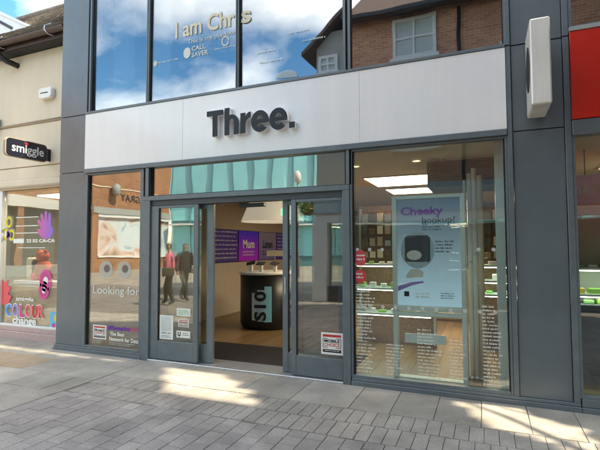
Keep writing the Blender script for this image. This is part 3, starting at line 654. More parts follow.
for k, (y0, y1, m_, lab) in enumerate(((3.32, 4.52, 'screen_text', 'dark purple wall screen filled with rows of pale text'), (4.54, 5.60, 'screen_violet', 'bright violet wall screen showing Mum'), (5.62, 6.70, 'screen_lilac', 'lilac wall screen with dark lettering'), (6.72, 8.6, 'screen_text', 'farthest dark purple wall screen behind the door leaf'))):
    t_ = E('wall_screen', (-5.72, (y0 + y1) / 2, 1.25), lab, 'screen', 'row of screens on the left wall')
    box('bezel', -5.719, -5.69, y0, y1, 1.245, 2.03, 'black', t_); box('display', -5.6895, -5.685, y0 + .01, y1 - .01, 1.255, 2.02, m_, t_)
    if m_ == 'screen_text': scribble('lettering', y0 + .06, y1 - .05, 1.28, 2.0, 7, -5.684, 'dim_white', t_, 90 + k, ragged=.1, f=YZ, fill=.42)
    else: text('lettering', 'Mum' if k == 1 else 'Listen', 'lettering' if k == 1 else 'navy', t_, .6, .22, lambda u, v, d, y0=y0: (-5.683 - d, y0 + .22 + u, 1.58 + v), .02); scribble('lettering', y0 + .2, y1 - .2, 1.36, 1.52, 2, -5.684, 'dim_white' if k == 1 else 'navy', t_, 96 + k, f=YZ)
ex_ = E('exit_sign', (-2.52, .4, 2.55), 'small green exit sign above the open doors', 'sign'); box('plate', -2.57, -2.47, .40, .42, 2.04, 2.13, 'exit_green', ex_); prism('arrow', [(-2.55, 2.08), (-2.52, 2.08), (-2.52, 2.10), (-2.50, 2.075), (-2.52, 2.05), (-2.52, 2.07), (-2.55, 2.07)], .397, .3995, 'white', ex_); box('hanger', -2.523, -2.517, .405, .415, 2.131, 2.768, 'silver', ex_)
# beige balloon-like fitting on the wall below the screens
# ------------------------------------------------------------------ projecting sign on the right pier
ps = E('projecting_sign', (.5, 0, 2.9), 'glossy white projecting box sign on the right grey pier', 'sign')
box('box', .425, .592, -.55, -.06, 2.905, 3.715, 'white_gloss', ps, bevel=.012)
box('bracket', .48, .53, -.059, -.003, 3.05, 3.12, 'frame', ps); box('bracket', .48, .53, -.059, -.003, 3.5, 3.57, 'frame', ps)
prism('face_disc', disc(-.30, 3.32, .17, .22, 28), .420, .4245, 'black', ps, f=YZ)

# ------------------------------------------------------------------ red fronted shop on the right
rs = E('shop_building', (3, 0, 0), 'shop with bright red fascia at the right edge of the picture', 'shop')
box('fascia_panel', .824, 5, -.05, .06, 2.86, 3.745, 'redsign', rs, bevel=.003); box('fascia_rail', .824, 5, -.045, .08, 2.70, 2.852, 'frame', rs, bevel=.004)
box('fascia_cap', .822, 5, -.06, .06, 3.748, 3.79, 'grey_band', rs)
box('plinth', .828, 5, -.035, .1, -.01, .05, 'clad', rs, bevel=.004); box('plinth_sill', .83, 5, -.02, .1, .052, .13, 'frame', rs, bevel=.003)
f2 = boxes('window_frame', [(.82, .845, -.012, .07, .132, 2.698), (3.0, 3.06, -.012, .07, .132, 2.698), (4.94, 5, -.012, .07, .132, 2.698), (.845, 3.0, -.012, .07, .132, .16), (3.06, 4.94, -.012, .07, .132, .16)], 'frame', rs)
box('pane', .846, 2.999, .031, .043, .161, 2.697, 'glass', f2); box('pane', 3.061, 4.939, .031, .043, .161, 2.697, 'glass', f2)
f3 = boxes('window_frame', [(.82, .85, -.012, .07, 3.792, 6.4), (2.9, 2.95, -.012, .07, 3.792, 6.4), (.85, 2.9, -.012, .07, 3.792, 3.82)], 'frame', rs); box('pane', .851, 2.899, .031, .043, 3.821, 6.4, 'glass_up', f3)
box('upper_wall', 2.951, 5, 0, .3, 3.792, 6.4, 'brick_y', rs); box('upper_room', .83, 5, 1.2, 1.3, 2.9, 6.4, 'upper_dark', rs); box('roof', .82, 5, -.1, 6, 6.402, 6.6, 'house_tile', rs)
box('floor', .83, 5, .11, 6, -.01, .004, 'tan', rs); box('ceiling', .83, 5, .11, 6, 2.75, 2.85, 'ceil', rs); box('back_wall', .83, 5, 3.5, 3.6, .005, 2.749, 'dark_wall', rs); box('end_wall', 4.9, 5, .11, 3.5, .005, 2.749, 'dark_wall', rs)
t_ = E('display_shelves', (1.6, 1.2, 0), 'glass shelves with green boxes in the red shop window', 'shelves')
for z in (1.04, 1.35): box('shelf', .9, 2.6, 1.05, 1.4, z - .03, z, 'mint_frame', t_, bevel=.003); box('light_strip', .95, 2.55, 1.07, 1.1, z - .042, z - .031, 'led', t_)
box('back_board', .9, 2.6, 1.42, 1.45, .1, 2.1, 'grey_band', t_); box('base_cabinet', .9, 2.6, 1.0, 1.415, .006, .92, 'bulkhead', t_, bevel=.01)
rnd = random.Random(5)
for zi, z in enumerate((1.041, 1.351, .921)):
    x = .95; k_ = 0
    while x < 2.0:
        k_ += 1; m_ = rnd.choice(('limegreen', 'green_print', 'yellow', 'paper'))
        w_ = rnd.uniform(.08, .15); o = mk('gift_box', bv(x, x + w_, 1.1, 1.22, z, z + rnd.uniform(.03, .07)), BF, m_, None, bevel=.006)
        tag(o, '%s box, %s from left, %s in the red shop window' % (CN[m_], ORD[k_ - 1], ('lower shelf', 'upper shelf', 'cabinet top')[zi]), 'product', 'boxes on the red shop shelves'); x += w_ + .04
t_ = E('hanging_sign', (1.2, 1.0, 2.1), 'dark hanging board with orange letters inside the red fronted shop', 'sign'); box('board', .95, 1.9, 1.0, 1.03, 2.08, 2.44, 'redsign', t_); scribble('lettering', .99, 1.8, 2.16, 2.36, 1, .997, 'neon_orange', t_, 61, ragged=.0, fill=.7)
t_['label'] = 'dark red hanging board with orange letters inside the right-hand shop'
for i in range(2): box('hanger', 1.1 + .6 * i, 1.11 + .6 * i, 1.01, 1.02, 2.441, 2.749, 'black', t_)
t_ = E('ceiling_light', (2.2, 2.2, 2.749), 'ceiling light panel inside the red fronted shop', 'light', 'ceiling light panels next door'); box('housing', 1.55, 2.75, 1.75, 2.65, 2.735, 2.749, 'white', t_); box('diffuser', 1.6, 2.7, 1.8, 2.6, 2.72, 2.734, 'panel_light', t_)

# ------------------------------------------------------------------ cream toy shop on the left
cs = E('shop_building', (-9, .35, 0), 'cream panelled shop with tiled roof and colourful window on the left', 'shop')
sy0 = .35
for z0, z1 in ((2.825, 3.055), (3.075, 3.83), (3.85, 5.16)):
    for x0, x1 in ((-14, -11.42), (-11.405, -8.87), (-8.862, -6.36)): box('wall_panel', x0, x1, sy0, sy0 + .06, z0, z1, 'cream', cs, bevel=.005)
box('wall_core', -14, -6.362, sy0 + .02, sy0 + .3, 2.66, 5.2, 'cream_dark', cs)
box('corner_strip', -6.48, -6.362, sy0 - .012, sy0 - .001, 2.83, 5.1, 'cream', cs, bevel=.003)
for z in (4.98, 3.96, 3.68, 3.2, 2.9):
    for x in (-6.56, -8.75): o = lathe('fixing_screw', (x, sy0 - .004, z), [(.001, 0), (.018, 0), (.018, .005), (.001, .006)], 'silver', cs, 8); o.rotation_euler = (R(90), 0, 0)
box('cornice', -14, -6.364, sy0 - .05, sy0 + .06, 2.66, 2.822, 'cream', cs, bevel=.012); box('cornice_bead', -14, -6.366, sy0 - .07, sy0 - .051, 2.68, 2.72, 'cream_dark', cs, bevel=.006)
box('plinth', -14, -6.365, sy0 - .06, sy0 + .2, -.01, .12, 'pinkstone', cs, bevel=.008); box('plinth_course', -14, -6.365, sy0 - .03, sy0 + .2, .121, .2, 'pinkstone', cs, bevel=.006)
f4 = boxes('window_frame', [(-8.34, -8.24, sy0 - .02, sy0 + .08, .202, 2.659), (-11.3, -11.2, sy0 - .02, sy0 + .08, .202, 2.659), (-6.46, -6.366, sy0 - .02, sy0 + .08, .202, 2.659), (-11.2, -8.34, sy0 - .02, sy0 + .08, .202, .24), (-8.24, -6.46, sy0 - .02, sy0 + .08, .202, .24)], 'white', cs, bevel=.004)
box('pane', -8.239, -6.461, sy0 + .03, sy0 + .042, .241, 2.658, 'glass', f4); box('pane', -11.199, -8.341, sy0 + .03, sy0 + .042, .241, 2.658, 'glass', f4)
box('floor', -14, -6.37, sy0 + .21, 5, -.01, .006, 'tan', cs); box('ceiling', -14, -6.37, sy0 + .31, 5, 2.66, 2.7, 'ceil', cs); box('back_wall', -14, -6.37, 3.0, 3.1, .01, 2.659, 'grey_band', cs); box('side_wall', -14, -13.9, sy0 + .31, 3, .01, 2.659, 'cream_dark', cs)
# roof of small tiles
ey, ez, ry, rz = .12, 5.36, 3.0, 7.92
sl = math.hypot(ry - ey, rz - ez); dy, dz = (ry - ey) / sl, (rz - ez) / sl
box('soffit', -14, -6.36, .14, sy0 + .3, 5.165, 5.21, 'black_matte', cs)
rf = mk('roof', [(-14, ey, ez), (-6.2, ey, ez), (-6.2, ry, rz), (-14, ry, rz), (-14, ry + 3, ez), (-6.2, ry + 3, ez)], [(0, 1, 2, 3), (3, 2, 5, 4), (0, 4, 5, 1)], 'roof_tile', cs)
VT, FT = [], []; rnd = random.Random(2); gaug = .11; nr = int(sl / gaug)
for r_ in range(nr):
    x = -14 + (.085 if r_ % 2 else 0)
    while x < -6.25:
        s0, s1 = r_ * gaug - .02, r_ * gaug + gaug + .03; h0 = .034 + rnd.uniform(0, .008); h1 = .010; g_ = .006
        P_ = []
        for s_, h_ in ((s0, h0), (s1, h1)):
            for hh in (h_ - .012, h_):
                for xx in (x + g_ / 2, x + .165 - g_ / 2): P_.append((xx, ey + dy * s_ - dz * hh, ez + dz * s_ + dy * hh))
        k = len(VT); VT += P_; FT += [(k + 2, k + 3, k + 7, k + 6), (k, k + 1, k + 3, k + 2), (k, k + 2, k + 6, k + 4), (k + 1, k + 5, k + 7, k + 3)]
        x += .165
kind(mk('tile_courses', VT, FT, 'roof_tile', rf), 'stuff')
tube('ridge_tile', [(-14, ry, rz + .0), (-6.25, ry, rz + .0)], .1, 'roof_tile', rf, 10)
gp = [(-14.0, .04, 5.30), (-6.37, .04, 5.30)]
prof = arc(0, 0, .062, .07, 180, 360, 10)
V = []; F = []
for i, x in enumerate((-14, -6.37)):
    for a, b in prof: V.append((x, .05 + a, 5.30 + b))
    for a, b in reversed(prof): V.append((x, .05 + a * .9, 5.302 + b * .9))
nn = len(V) // 2; F = [(i, (i + 1) % nn, nn + (i + 1) % nn, nn + i) for i in range(nn)]
mk('gutter', V, F, 'gutter', cs); box('fascia_board', -14, -6.37, .115, .138, 5.17, 5.34, 'gutter', cs)
tube('downpipe', [(-8.07, .05, 5.24), (-8.07, .05, 5.14), (-8.05, .08, 5.07), (-7.99, .17, 5.01), (-7.95, .24, 4.99), (-7.95, .36, 4.985)], .05, 'pvc_black', cs, 12); tube('downpipe_collar', [(-8.07, .05, 5.25), (-8.07, .05, 5.18)], .06, 'pvc_black', cs, 12)
for x in (-8.05, -6.78, -9.4, -10.8): tube('gutter_bracket', [(x - .1, .18, 5.50), (x - .02, .0, 5.36), (x, -.016, 5.28), (x + .03, .03, 5.222), (x + .1, .1, 5.20)], .009, 'silver', cs, 6)
# white timbered gable rising behind the slope
gb = E('gable_dormer', (-11.4, 1.5, 6.5), 'white gable with dark timber strips rising from the left roof', 'dormer')
prism('gable_wall', [(-13.0, 5.95), (-8.35, 5.95), (-8.45, 6.09), (-10.9, 7.36), (-13.0, 6.3)], .95, 1.03, 'white', gb)
prism('barge_board', [(-8.40, 6.05), (-8.42, 6.12), (-10.9, 7.40), (-10.9, 7.34)], .93, .949, 'white', gb)
for a, b in (((-9.05, 6.17), (-9.85, 6.62)), ((-9.50, 6.20), (-9.95, 6.46))): prism('timber_strip', [a, (a[0] + .035, a[1] + .045), (b[0] + .035, b[1] + .045), b], .935, .949, 'timber_dark', gb)
prism('dormer_roof', [(-8.38, 6.05), (-8.36, 6.08), (-10.9, 7.40), (-10.9, 7.36)], 1.031, 1.9, 'white', gb)
tube('conduit', [(-14, sy0 - .02, 3.865), (-8.33, sy0 - .02, 3.865), (-6.5, sy0 - .02, 3.875)], .012, 'cream_dark', cs, 6)
t_ = E('junction_box', (-8.40, sy0, 3.9), 'small grey junction box with cable on the cream wall at the left edge', 'junction box'); box('housing', -8.50, -8.36, sy0 - .10, sy0 - .001, 3.86, 4.02, 'grey_stand', t_, bevel=.01); tube('cable', [(-8.40, sy0 - .05, 3.86), (-8.39, sy0 - .05, 3.75), (-8.42, sy0 - .02, 3.70), (-8.42, sy0 - .02, 3.1)], .01, 'pvc_black', t_, 6); box('lid', -8.49, -8.37, sy0 - .108, sy0 - .101, 3.87, 4.01, 'grey_band', t_, bevel=.004)
# alarm box
ab = E('alarm_box', (-7.1, .35, 4.33), 'cream alarm box on the cream wall above the projecting toy shop sign', 'alarm')
prism('cover', [(-7.26, 4.27), (-7.22, 4.235), (-6.98, 4.235), (-6.94, 4.27), (-6.94, 4.40), (-6.97, 4.43), (-7.22, 4.43), (-7.26, 4.40)], .26, .349, 'white_gloss', ab, bevel=.012)
box('vent_slot', -7.20, -7.02, .256, .2595, 4.325, 4.34, 'black_matte', ab)
# projecting sign
sg = E('projecting_sign', (-7.04, .35, 3.24), 'navy projecting sign reading smiggle on the cream wall', 'sign')
def rrect(u0, u1, v0, v1, r): return sum([[(cx + r * cos(R(a)), cz + r * sin(R(a))) for a in range(a0, a0 + 91, 18)] for cx, cz, a0 in ((u1 - r, v1 - r, 0), (u0 + r, v1 - r, 90), (u0 + r, v0 + r, 180), (u1 - r, v0 + r, 270))], [])
prism('panel', rrect(-.44, .265, 3.095, 3.375, .06), -7.08, -7.005, 'navy', sg, f=YZ); prism('edge_band', rrect(-.452, .277, 3.083, 3.387, .066), -7.07, -7.015, 'cream_dark', sg, f=YZ)
box('bracket', -7.06, -7.02, .278, .349, 3.12, 3.33, 'black', sg)
text('lettering', 'smiggle', 'white', sg, .56, .19, lambda u, v, d: (-7.0035 - d, -.355 + u, 3.125 + v), .012)
prism('heart', [(-.11, 3.295), (-.145, 3.335), (-.135, 3.355), (-.11, 3.345), (-.085, 3.355), (-.075, 3.335)], -7.004, -7.001, 'red', sg, f=YZ)
# window graphics of the toy shop
gyw = sy0 + .026
po = box('poster', -8.2, -6.5, sy0 + .10, sy0 + .11, .21, .90, 'goldbrown', cs)
text('lettering', 'smiggle', 'white', po, .46, .10, onXZ(-7.85, .63, gyw), .02)
cw = [('C', 'blue', -8.12), ('O', 'violet', -7.94), ('L', 'magenta', -7.755), ('O', 'pinkred', -7.60), ('U', 'red', -7.43), ('R', 'pinkred', -7.27)]
for i, (ch, m_, x) in enumerate(cw): text('letter', ch, 'white', po, .165, .245, onXZ(x - .012, .352 + .012 * (i % 2), gyw + .003), .06); text('letter', ch, m_, po, .145, .215, onXZ(x - .002, .367 + .012 * (i % 2), gyw), .045)
text('lettering', 'change', 'white', po, .62, .17, onXZ(-7.93, .175 + .03, gyw), .035)
prism('badge', rrect(-6.98, -6.62, .215, .50, .05), gyw, gyw + .003, 'skyblue', po); prism('badge_centre', disc(-6.80, .40, .07), gyw - .003, gyw - .0005, 'yellow', po); prism('badge_centre', disc(-6.88, .27, .04), gyw - .003, gyw - .0005, 'magenta', po); prism('badge_centre', disc(-6.73, .27, .04), gyw - .003, gyw - .0005, 'pinkred', po)
box('under_shelf', -8.2, -6.5, sy0 + .085, sy0 + .099, .205, .235, 'black', po)
hd = prism('hand_sticker', [(-7.24, 1.80), (-7.31, 1.85), (-7.34, 1.92), (-7.33, 1.945), (-7.28, 1.93), (-7.25, 1.95), (-7.345, 2.06), (-7.35, 2.10), (-7.31, 2.10), (-7.22, 2.02), (-7.275, 2.17), (-7.265, 2.21), (-7.225, 2.20), (-7.16, 2.06), (-7.17, 2.23), (-7.14, 2.26), (-7.11, 2.23), (-7.10, 2.06), (-7.06, 2.22), (-7.025, 2.22), (-7.015, 2.18), (-7.0, 1.98), (-6.95, 1.93), (-6.95, 1.86), (-7.0, 1.79), (-7.08, 1.76), (-7.17, 1.765)], gyw, gyw + .003, 'hand_grad', f4)
for z in (2.15, 1.995, 1.865): box('line_sticker', -7.92, -7.33, gyw, gyw + .002, z, z + .014, 'lettering', f4)
box('line_sticker', -7.97, -7.69, gyw, gyw + .002, 1.69, 1.77, 'paper', f4); text('lettering', '22 52 CA-CA', 'white', f4, .72, .06, onXZ(-7.62, 1.70, gyw), .03); box('line_sticker', -7.84, -7.14, gyw, gyw + .002, 1.60, 1.612, 'lettering', f4)
def ring(name, cx, cz, ro, ri, m_, y=gyw): return prism(name, arc(cx, cz, ro, ro * 1.25, 0, 358, 24) + arc(cx, cz, ri, ri * 1.25, 358, 0, 24), y, y + .003, m_, f4)
for cx, cz in ((-8.11, 2.08), (-8.19, 1.86), (-8.03, 1.84)): ring('ring_sticker', cx, cz, .095, .06, 'white', gyw + .004); ring('ring_sticker', cx, cz, .083, .05, 'yellow')
prism('ring_sticker', disc(-8.12, 1.84, .05, .08), gyw, gyw + .003, 'violet', f4)
for cx, cz, a, b in ((-7.10, 1.03, .155, .115), (-7.14, .86, .13, .09)): ring('ring_sticker', cx, cz, a, b, 'magenta', gyw - .002); ring('ring_sticker', cx, cz, b, b * .55, 'pinktext'); prism('ring_sticker', disc(cx, cz, b * .5, b * .6), gyw - .002, gyw + .001, 'white', f4)
prism('splash_sticker', [(-8.24, .55), (-8.05, .60), (-7.98, .72), (-8.08, .76), (-8.0, .88), (-8.1, .90), (-8.08, 1.02), (-8.18, .96), (-8.24, 1.03)], gyw, gyw + .003, 'pinkred', f4)
# things in the toy shop window
t_ = E('ceiling_light', (-7.6, 1.4, 2.659), 'ceiling light panel added to brighten the toy shop window display', 'light', 'lights added in the toy shop'); box('housing', -8.25, -6.75, .95, 1.75, 2.645, 2.659, 'white', t_); box('diffuser', -8.2, -6.8, 1.0, 1.7, 2.63, 2.644, 'panel_light', t_)  # unseen panel added to lift the brightness of the window display
t_ = E('window_bench', (-7.3, .8, 0), 'white display bench behind the colour change poster', 'bench'); box('top', -8.2, -6.5, .55, 1.1, .93, 1.0, 'white', t_, bevel=.01); box('front', -8.18, -6.52, .58, .62, .22, .929, 'white', t_)
for i in range(2): box('side', (-8.18, -6.56)[i], (-8.14, -6.52)[i], .63, 1.08, .01, .929, 'white', t_)
t_ = E('soft_toy', (-7.72, .8, 1.0), 'red fluffy soft toy sitting on the white window bench', 'toy'); lathe('body', (-7.72, .8, 1.005), [(.001, 0), (.13, .02), (.17, .14), (.14, .28), (.09, .34), (.001, .36)], 'plush', t_, 18); lathe('head', (-7.74, .79, 1.33), [(.001, 0), (.09, .03), (.12, .12), (.09, .2), (.001, .23)], 'plush', t_, 18)
for s_ in (-1, 1):
    lathe('ear', (-7.74 + .08 * s_, .79, 1.50), [(.001, 0), (.035, .02), (.03, .06), (.001, .08)], 'plush', t_, 10); lathe('arm', (-7.72 + .15 * s_, .74, 1.12), [(.001, 0), (.05, .03), (.045, .14), (.001, .18)], 'plush', t_, 10); lathe('eye', (-7.74 + .04 * s_, .69, 1.44), [(.001, 0), (.013, .01), (.001, .025)], 'black', t_, 8)
for k, (x0, x1, y, h_, m_, lab) in enumerate(((-8.14, -7.95, .75, .42, 'cream', 'beige bag on the window bench beside the white post'), (-7.87, -7.80, .66, .38, 'navy', 'tall navy bottle box beside the red soft toy'), (-7.85, -7.70, .63, .14, 'pinkred', 'red lunch box in front of the red soft toy'), (-7.58, -7.05, .85, .30, 'brown_stock', 'patterned orange case on the window bench'), (-6.98, -6.62, .85, .40, 'cream_dark', 'tan backpack at the right end of the window bench'))):
    t_ = E('display_case', ((x0 + x1) / 2, y, 1.0), lab, 'merchandise'); box('body', x0, x1, y, y + .14, 1.002, 1.0 + h_, m_, t_, bevel=.025); box('flap', x0 + .02, x1 - .02, y - .008, y - .001, 1.0 + h_ * .55, 1.0 + h_ * .9, rnd.choice(('magenta', 'orange', m_)), t_, bevel=.003); tube('handle', [((x0 + x1) / 2 + .04 * cos(a), y + .07, 1.0 + h_ + .03 * sin(a)) for a in [pi * i / 6 for i in range(7)]], .006, 'black', t_, 6)
t_ = E('shelf_unit', (-7.0, 2.4, 0), 'dark shelf wall of stationery behind the purple hand sticker', 'shelves'); box('back_panel', -7.6, -6.4, 2.5, 2.55, .01, 2.4, 'black', t_)
for r_ in range(6):
    box('shelf', -7.6, -6.4, 2.2, 2.499, .4 + .34 * r_, .42 + .34 * r_, 'dark_wall', t_)
    for c_ in range(7): box('packet', -7.56 + .165 * c_, -7.44 + .165 * c_, 2.3, 2.4, .421 + .34 * r_, .421 + .34 * r_ + rnd.uniform(.1, .25), rnd.choice(('violet', 'red', 'navy', 'orange', 'dark_wall', 'purple')), t_)

# ------------------------------------------------------------------ across the street (seen in the glass)
bs = E('shop_building', (-25, -17, 0), 'orange brick shop across the square mirrored in the left window', 'shop')
box('wall', -28, -24.5, -25, -16.35, 4.6, 11, 'brick_x', bs); box('wall', -28, -24.5, -16.349, -6, 4.6, 11, 'brick_x', bs); box('fascia_band', -28, -24.46, -16.349, -6, 4.0, 4.599, 'white', bs); box('shop_window', -28, -24.9, -16.349, -6, .6, 3.999, 'dark_wall', bs); box('stall_riser', -28, -24.5, -16.349, -6, 0, .599, 'grey_band', bs)
for y in (-14.2, -11.5, -8.8): box('pier', -24.899, -24.5, y, y + .4, .6, 3.999, 'brick_x', bs)
if 1: pass
if 1: pass; box('pier', -28, -24.5, -17.55, -16.351, 0, 4.599, 'brick_x', bs)
box('stall_riser', -28, -24.5, -25, -17.551, 0, .9, 'brick_x', bs); box('sill', -24.7, -24.42, -25, -17.551, .901, 1.02, 'white', bs); box('fascia_band', -28, -24.44, -25, -17.0, 4.02, 4.45, 'grey_band', bs); box('lintel', -28, -24.5, -25, -17.551, 3.8, 4.019, 'white', bs); box('lintel', -28, -24.505, -25, -17.551, 4.451, 4.599, 'brick_x', bs)
box('string_course', -24.499, -24.46, -25, -6, 5.85, 5.93, 'cream', bs)
pw_ = box('window_poster', -25.0, -24.7, -25, -17.56, 1.021, 3.799, 'photo_poster', bs)
text('lettering', 'MAGRAY', 'black_matte', bs, 2.9, .5, lambda u, v, d: (-24.48 - d, -22.4 + u, 5.05 + v), .02)
t_ = E('wall_lamp', (-24.5, -18.7, 5.8), 'grey wall lamp on the orange brick shop', 'lamp'); box('arm', -24.499, -24.1, -18.75, -18.65, 5.75, 5.85, 'grey_band', t_); lathe('head', (-24.1, -18.7, 5.3), [(.12, 0), (.3, .15), (.3, .7), (.1, .85)], 'grey_band', t_, 12)
aq = E('glass_building', (-24.4, -25, 0), 'aqua glass building with thin fins mirrored above the doors', 'building')
box('core', -24.4, 14, -30, -25.3, 0, 10.6, 'aqua_frame', aq)
for i in range(22): box('glass_panel', -24.35 + 1.72 * i, -24.35 + 1.72 * i + 1.64, -25.299, -25.2, 3.9, 10.5, 'aqua', aq)
for i in range(22): box('glass_panel', -24.35 + 1.72 * i, -24.35 + 1.72 * i + 1.64, -25.299, -25.2, .9, 3.4, 'aqua', aq)
for i in range(23): box('fin', -24.42 + 1.72 * i, -24.36 + 1.72 * i, -25.199, -25.0, 3.45, 10.6, 'aqua_frame', aq)
box('canopy', -24.4, 14, -25.299, -24.3, 3.45, 3.6, 'white', aq)
aq.rotation_euler = (0, 0, R(-22))
hs_ = E('brick_house', (0, -7.5, 0), 'tall brick house with tiled roof mirrored in the upper right window', 'house')
box('wall', -3.75, 7, -14, -7.5, 3.35, 8.35, 'brick_y', hs_); box('wing_wall', -4.75, -3.751, -14, -7.55, 3.35, 8.2, 'render_grey', hs_)
mk('roof', [(-3.8, -7.1, 8.33), (7.2, -7.1, 8.33), (7.2, -10.8, 11.2), (-3.8, -10.8, 11.2), (-3.8, -14.4, 8.33), (7.2, -14.4, 8.33)], [(0, 1, 2, 3), (3, 2, 5, 4), (0, 3, 4), (1, 5, 2), (0, 4, 5, 1)], 'house_tile', hs_)
mk('wing_roof', [(-5.1, -7.2, 7.45), (-3.6, -7.2, 8.75), (-3.6, -14, 8.75), (-5.1, -14, 7.45), (-5.1, -7.2, 7.56), (-3.6, -7.2, 8.9), (-3.6, -14, 8.9), (-5.1, -14, 7.56)], BF, 'house_tile', hs_)
box('gutter', -3.8, 7.2, -7.12, -6.98, 8.22, 8.32, 'pvc_black', hs_)
def sash(x0, x1, z0, z1, y, par):
    s_ = boxes('sash_window', [(x0, x0 + .09, y, y + .08, z0, z1), (x1 - .09, x1, y, y + .08, z0, z1), (x0 + .09, x1 - .09, y, y + .08, z0, z0 + .09), (x0 + .09, x1 - .09, y, y + .08, z1 - .09, z1), ((x0 + x1) / 2 - .03, (x0 + x1) / 2 + .03, y + .005, y + .075, z0 + .09, z1 - .09), (x0 + .09, x1 - .09, y + .01, y + .07, (z0 + z1) / 2 - .03, (z0 + z1) / 2 + .03)], 'white', par)
    box('pane', x0 + .091, x1 - .091, y + .02, y + .03, z0 + .091, z1 - .091, 'curtain', s_); box('sill', x0 - .08, x1 + .08, y, y + .16, z0 - .09, z0 - .001, 'white', s_)
    return s_
for x in (-2.32, .6, 3.6): sash(x, x + 1.2, 7.02, 8.2, -7.499, hs_); sash(x, x + 1.2, 4.4, 5.9, -7.499, hs_)
sash(-4.66, -4.05, 6.9, 7.45, -7.549, hs_)
tube('downpipe', [(-.5, -7.42, 8.2), (-.5, -7.42, 3.4)], .05, 'pvc_black', hs_, 8)
box('shop_fascia', -4.75, 7, -7.6, -7.30, 2.62, 3.349, 'pale_blue', hs_); box('fascia_stripe', -4.75, 7, -7.6, -7.28, 2.595, 2.619, 'pinkstone', hs_); box('fascia_base', -4.75, 7, -7.6, -7.32, 2.34, 2.594, 'white', hs_)
box('shop_back', -4.3, 7, -14, -9.5, 0, 2.339, 'dark_wall', hs_)
box('pilaster', -4.80, -4.35, -7.75, -7.31, 0, 2.339, 'white', hs_)
for x in (-1.6, 1.4, 4.2): box('pilaster', x, x + .12, -7.6, -7.4, 0, 2.339, 'bulkhead', hs_)
sb_ = box('stall_riser', -4.349, 7, -7.6, -7.42, 0, .45, 'bulkhead', hs_)
for a, b in ((-4.34, -1.61), (-1.47, 1.39), (1.53, 4.19)): box('shop_pane', a, b, -7.55, -7.53, .451, 2.338, 'glass_door', hs_)
# more brick beyond, left of the cream shop
t_ = E('brick_house', (-19, 6, 0), 'brick house at the far left end of the row beyond the cream shop', 'house'); box('wall', -24, -14.2, .6, 8, 0, 6.2, 'brick_y', t_); mk('roof', [(-24.2, .3, 6.2), (-14.1, .3, 6.2), (-14.1, 4, 8.6), (-24.2, 4, 8.6), (-24.2, 8, 6.2), (-14.1, 8, 6.2)], [(0, 1, 2, 3), (3, 2, 5, 4), (0, 3, 4), (1, 5, 2), (0, 4, 5, 1)], 'house_tile', t_)
for x in (-22.5, -20, -17.5): sash(x, x + 1.1, 3.4, 5.0, .52, t_)
# lamp post with flower basket
t_ = E('lamp_post', (-9.6, -17.5, 0), 'slim grey lamp post with a hanging flower basket', 'lamp post'); tube('post', [(-9.6, -17.5, 0), (-9.6, -17.5, 5.2)], [.09, .05], 'grey_band', t_, 10); tube('arm', [(-9.6, -17.5, 4.2), (-8.95, -17.5, 4.25)], .03, 'grey_band', t_, 8); lathe('lantern', (-9.6, -17.5, 5.2), [(.06, 0), (.2, .1), (.22, .5), (.05, .65)], 'white', t_, 12)
hb_ = E('flower_basket', (-8.95, -17.5, 3.4), 'hanging basket of green leaves and yellow flowers on the lamp post', 'basket'); lathe('bowl', (-8.95, -17.5, 3.35), [(.001, 0), (.25, .08), (.42, .3)], 'bark', hb_, 14)
def leaves(name, pts, size, mats, parent, seed):
    rnd = random.Random(seed); V, F, fm = [], [], []
    for p_ in pts:
        q = Vector((rnd.gauss(0, 1), rnd.gauss(0, 1), rnd.gauss(0, 1))).normalized(); a = q.orthogonal().normalized(); b = q.cross(a); s = size * rnd.uniform(.7, 1.3)
        k = len(V); V += [Vector(p_) + a * s, Vector(p_) + b * s * .55, Vector(p_) - a * s, Vector(p_) - b * s * .55]; F.append((k, k + 1, k + 2, k + 3)); fm.append(rnd.randrange(len(mats)) if rnd.random() < .4 else 0)
    return mk(name, V, F, None, parent, mats=mats, fm=fm)
rnd = random.Random(11)
leaves('foliage', [(-8.95 + rnd.gauss(0, .32), -17.5 + rnd.gauss(0, .32), 3.8 + rnd.gauss(0, .2)) for _ in range(900)], .07, ['leaf', 'petal', 'limegreen'], hb_, 3)
tube('chain', [(-8.95, -17.5, 3.6), (-8.95, -17.5, 4.25)], .012, 'black', hb_, 5)

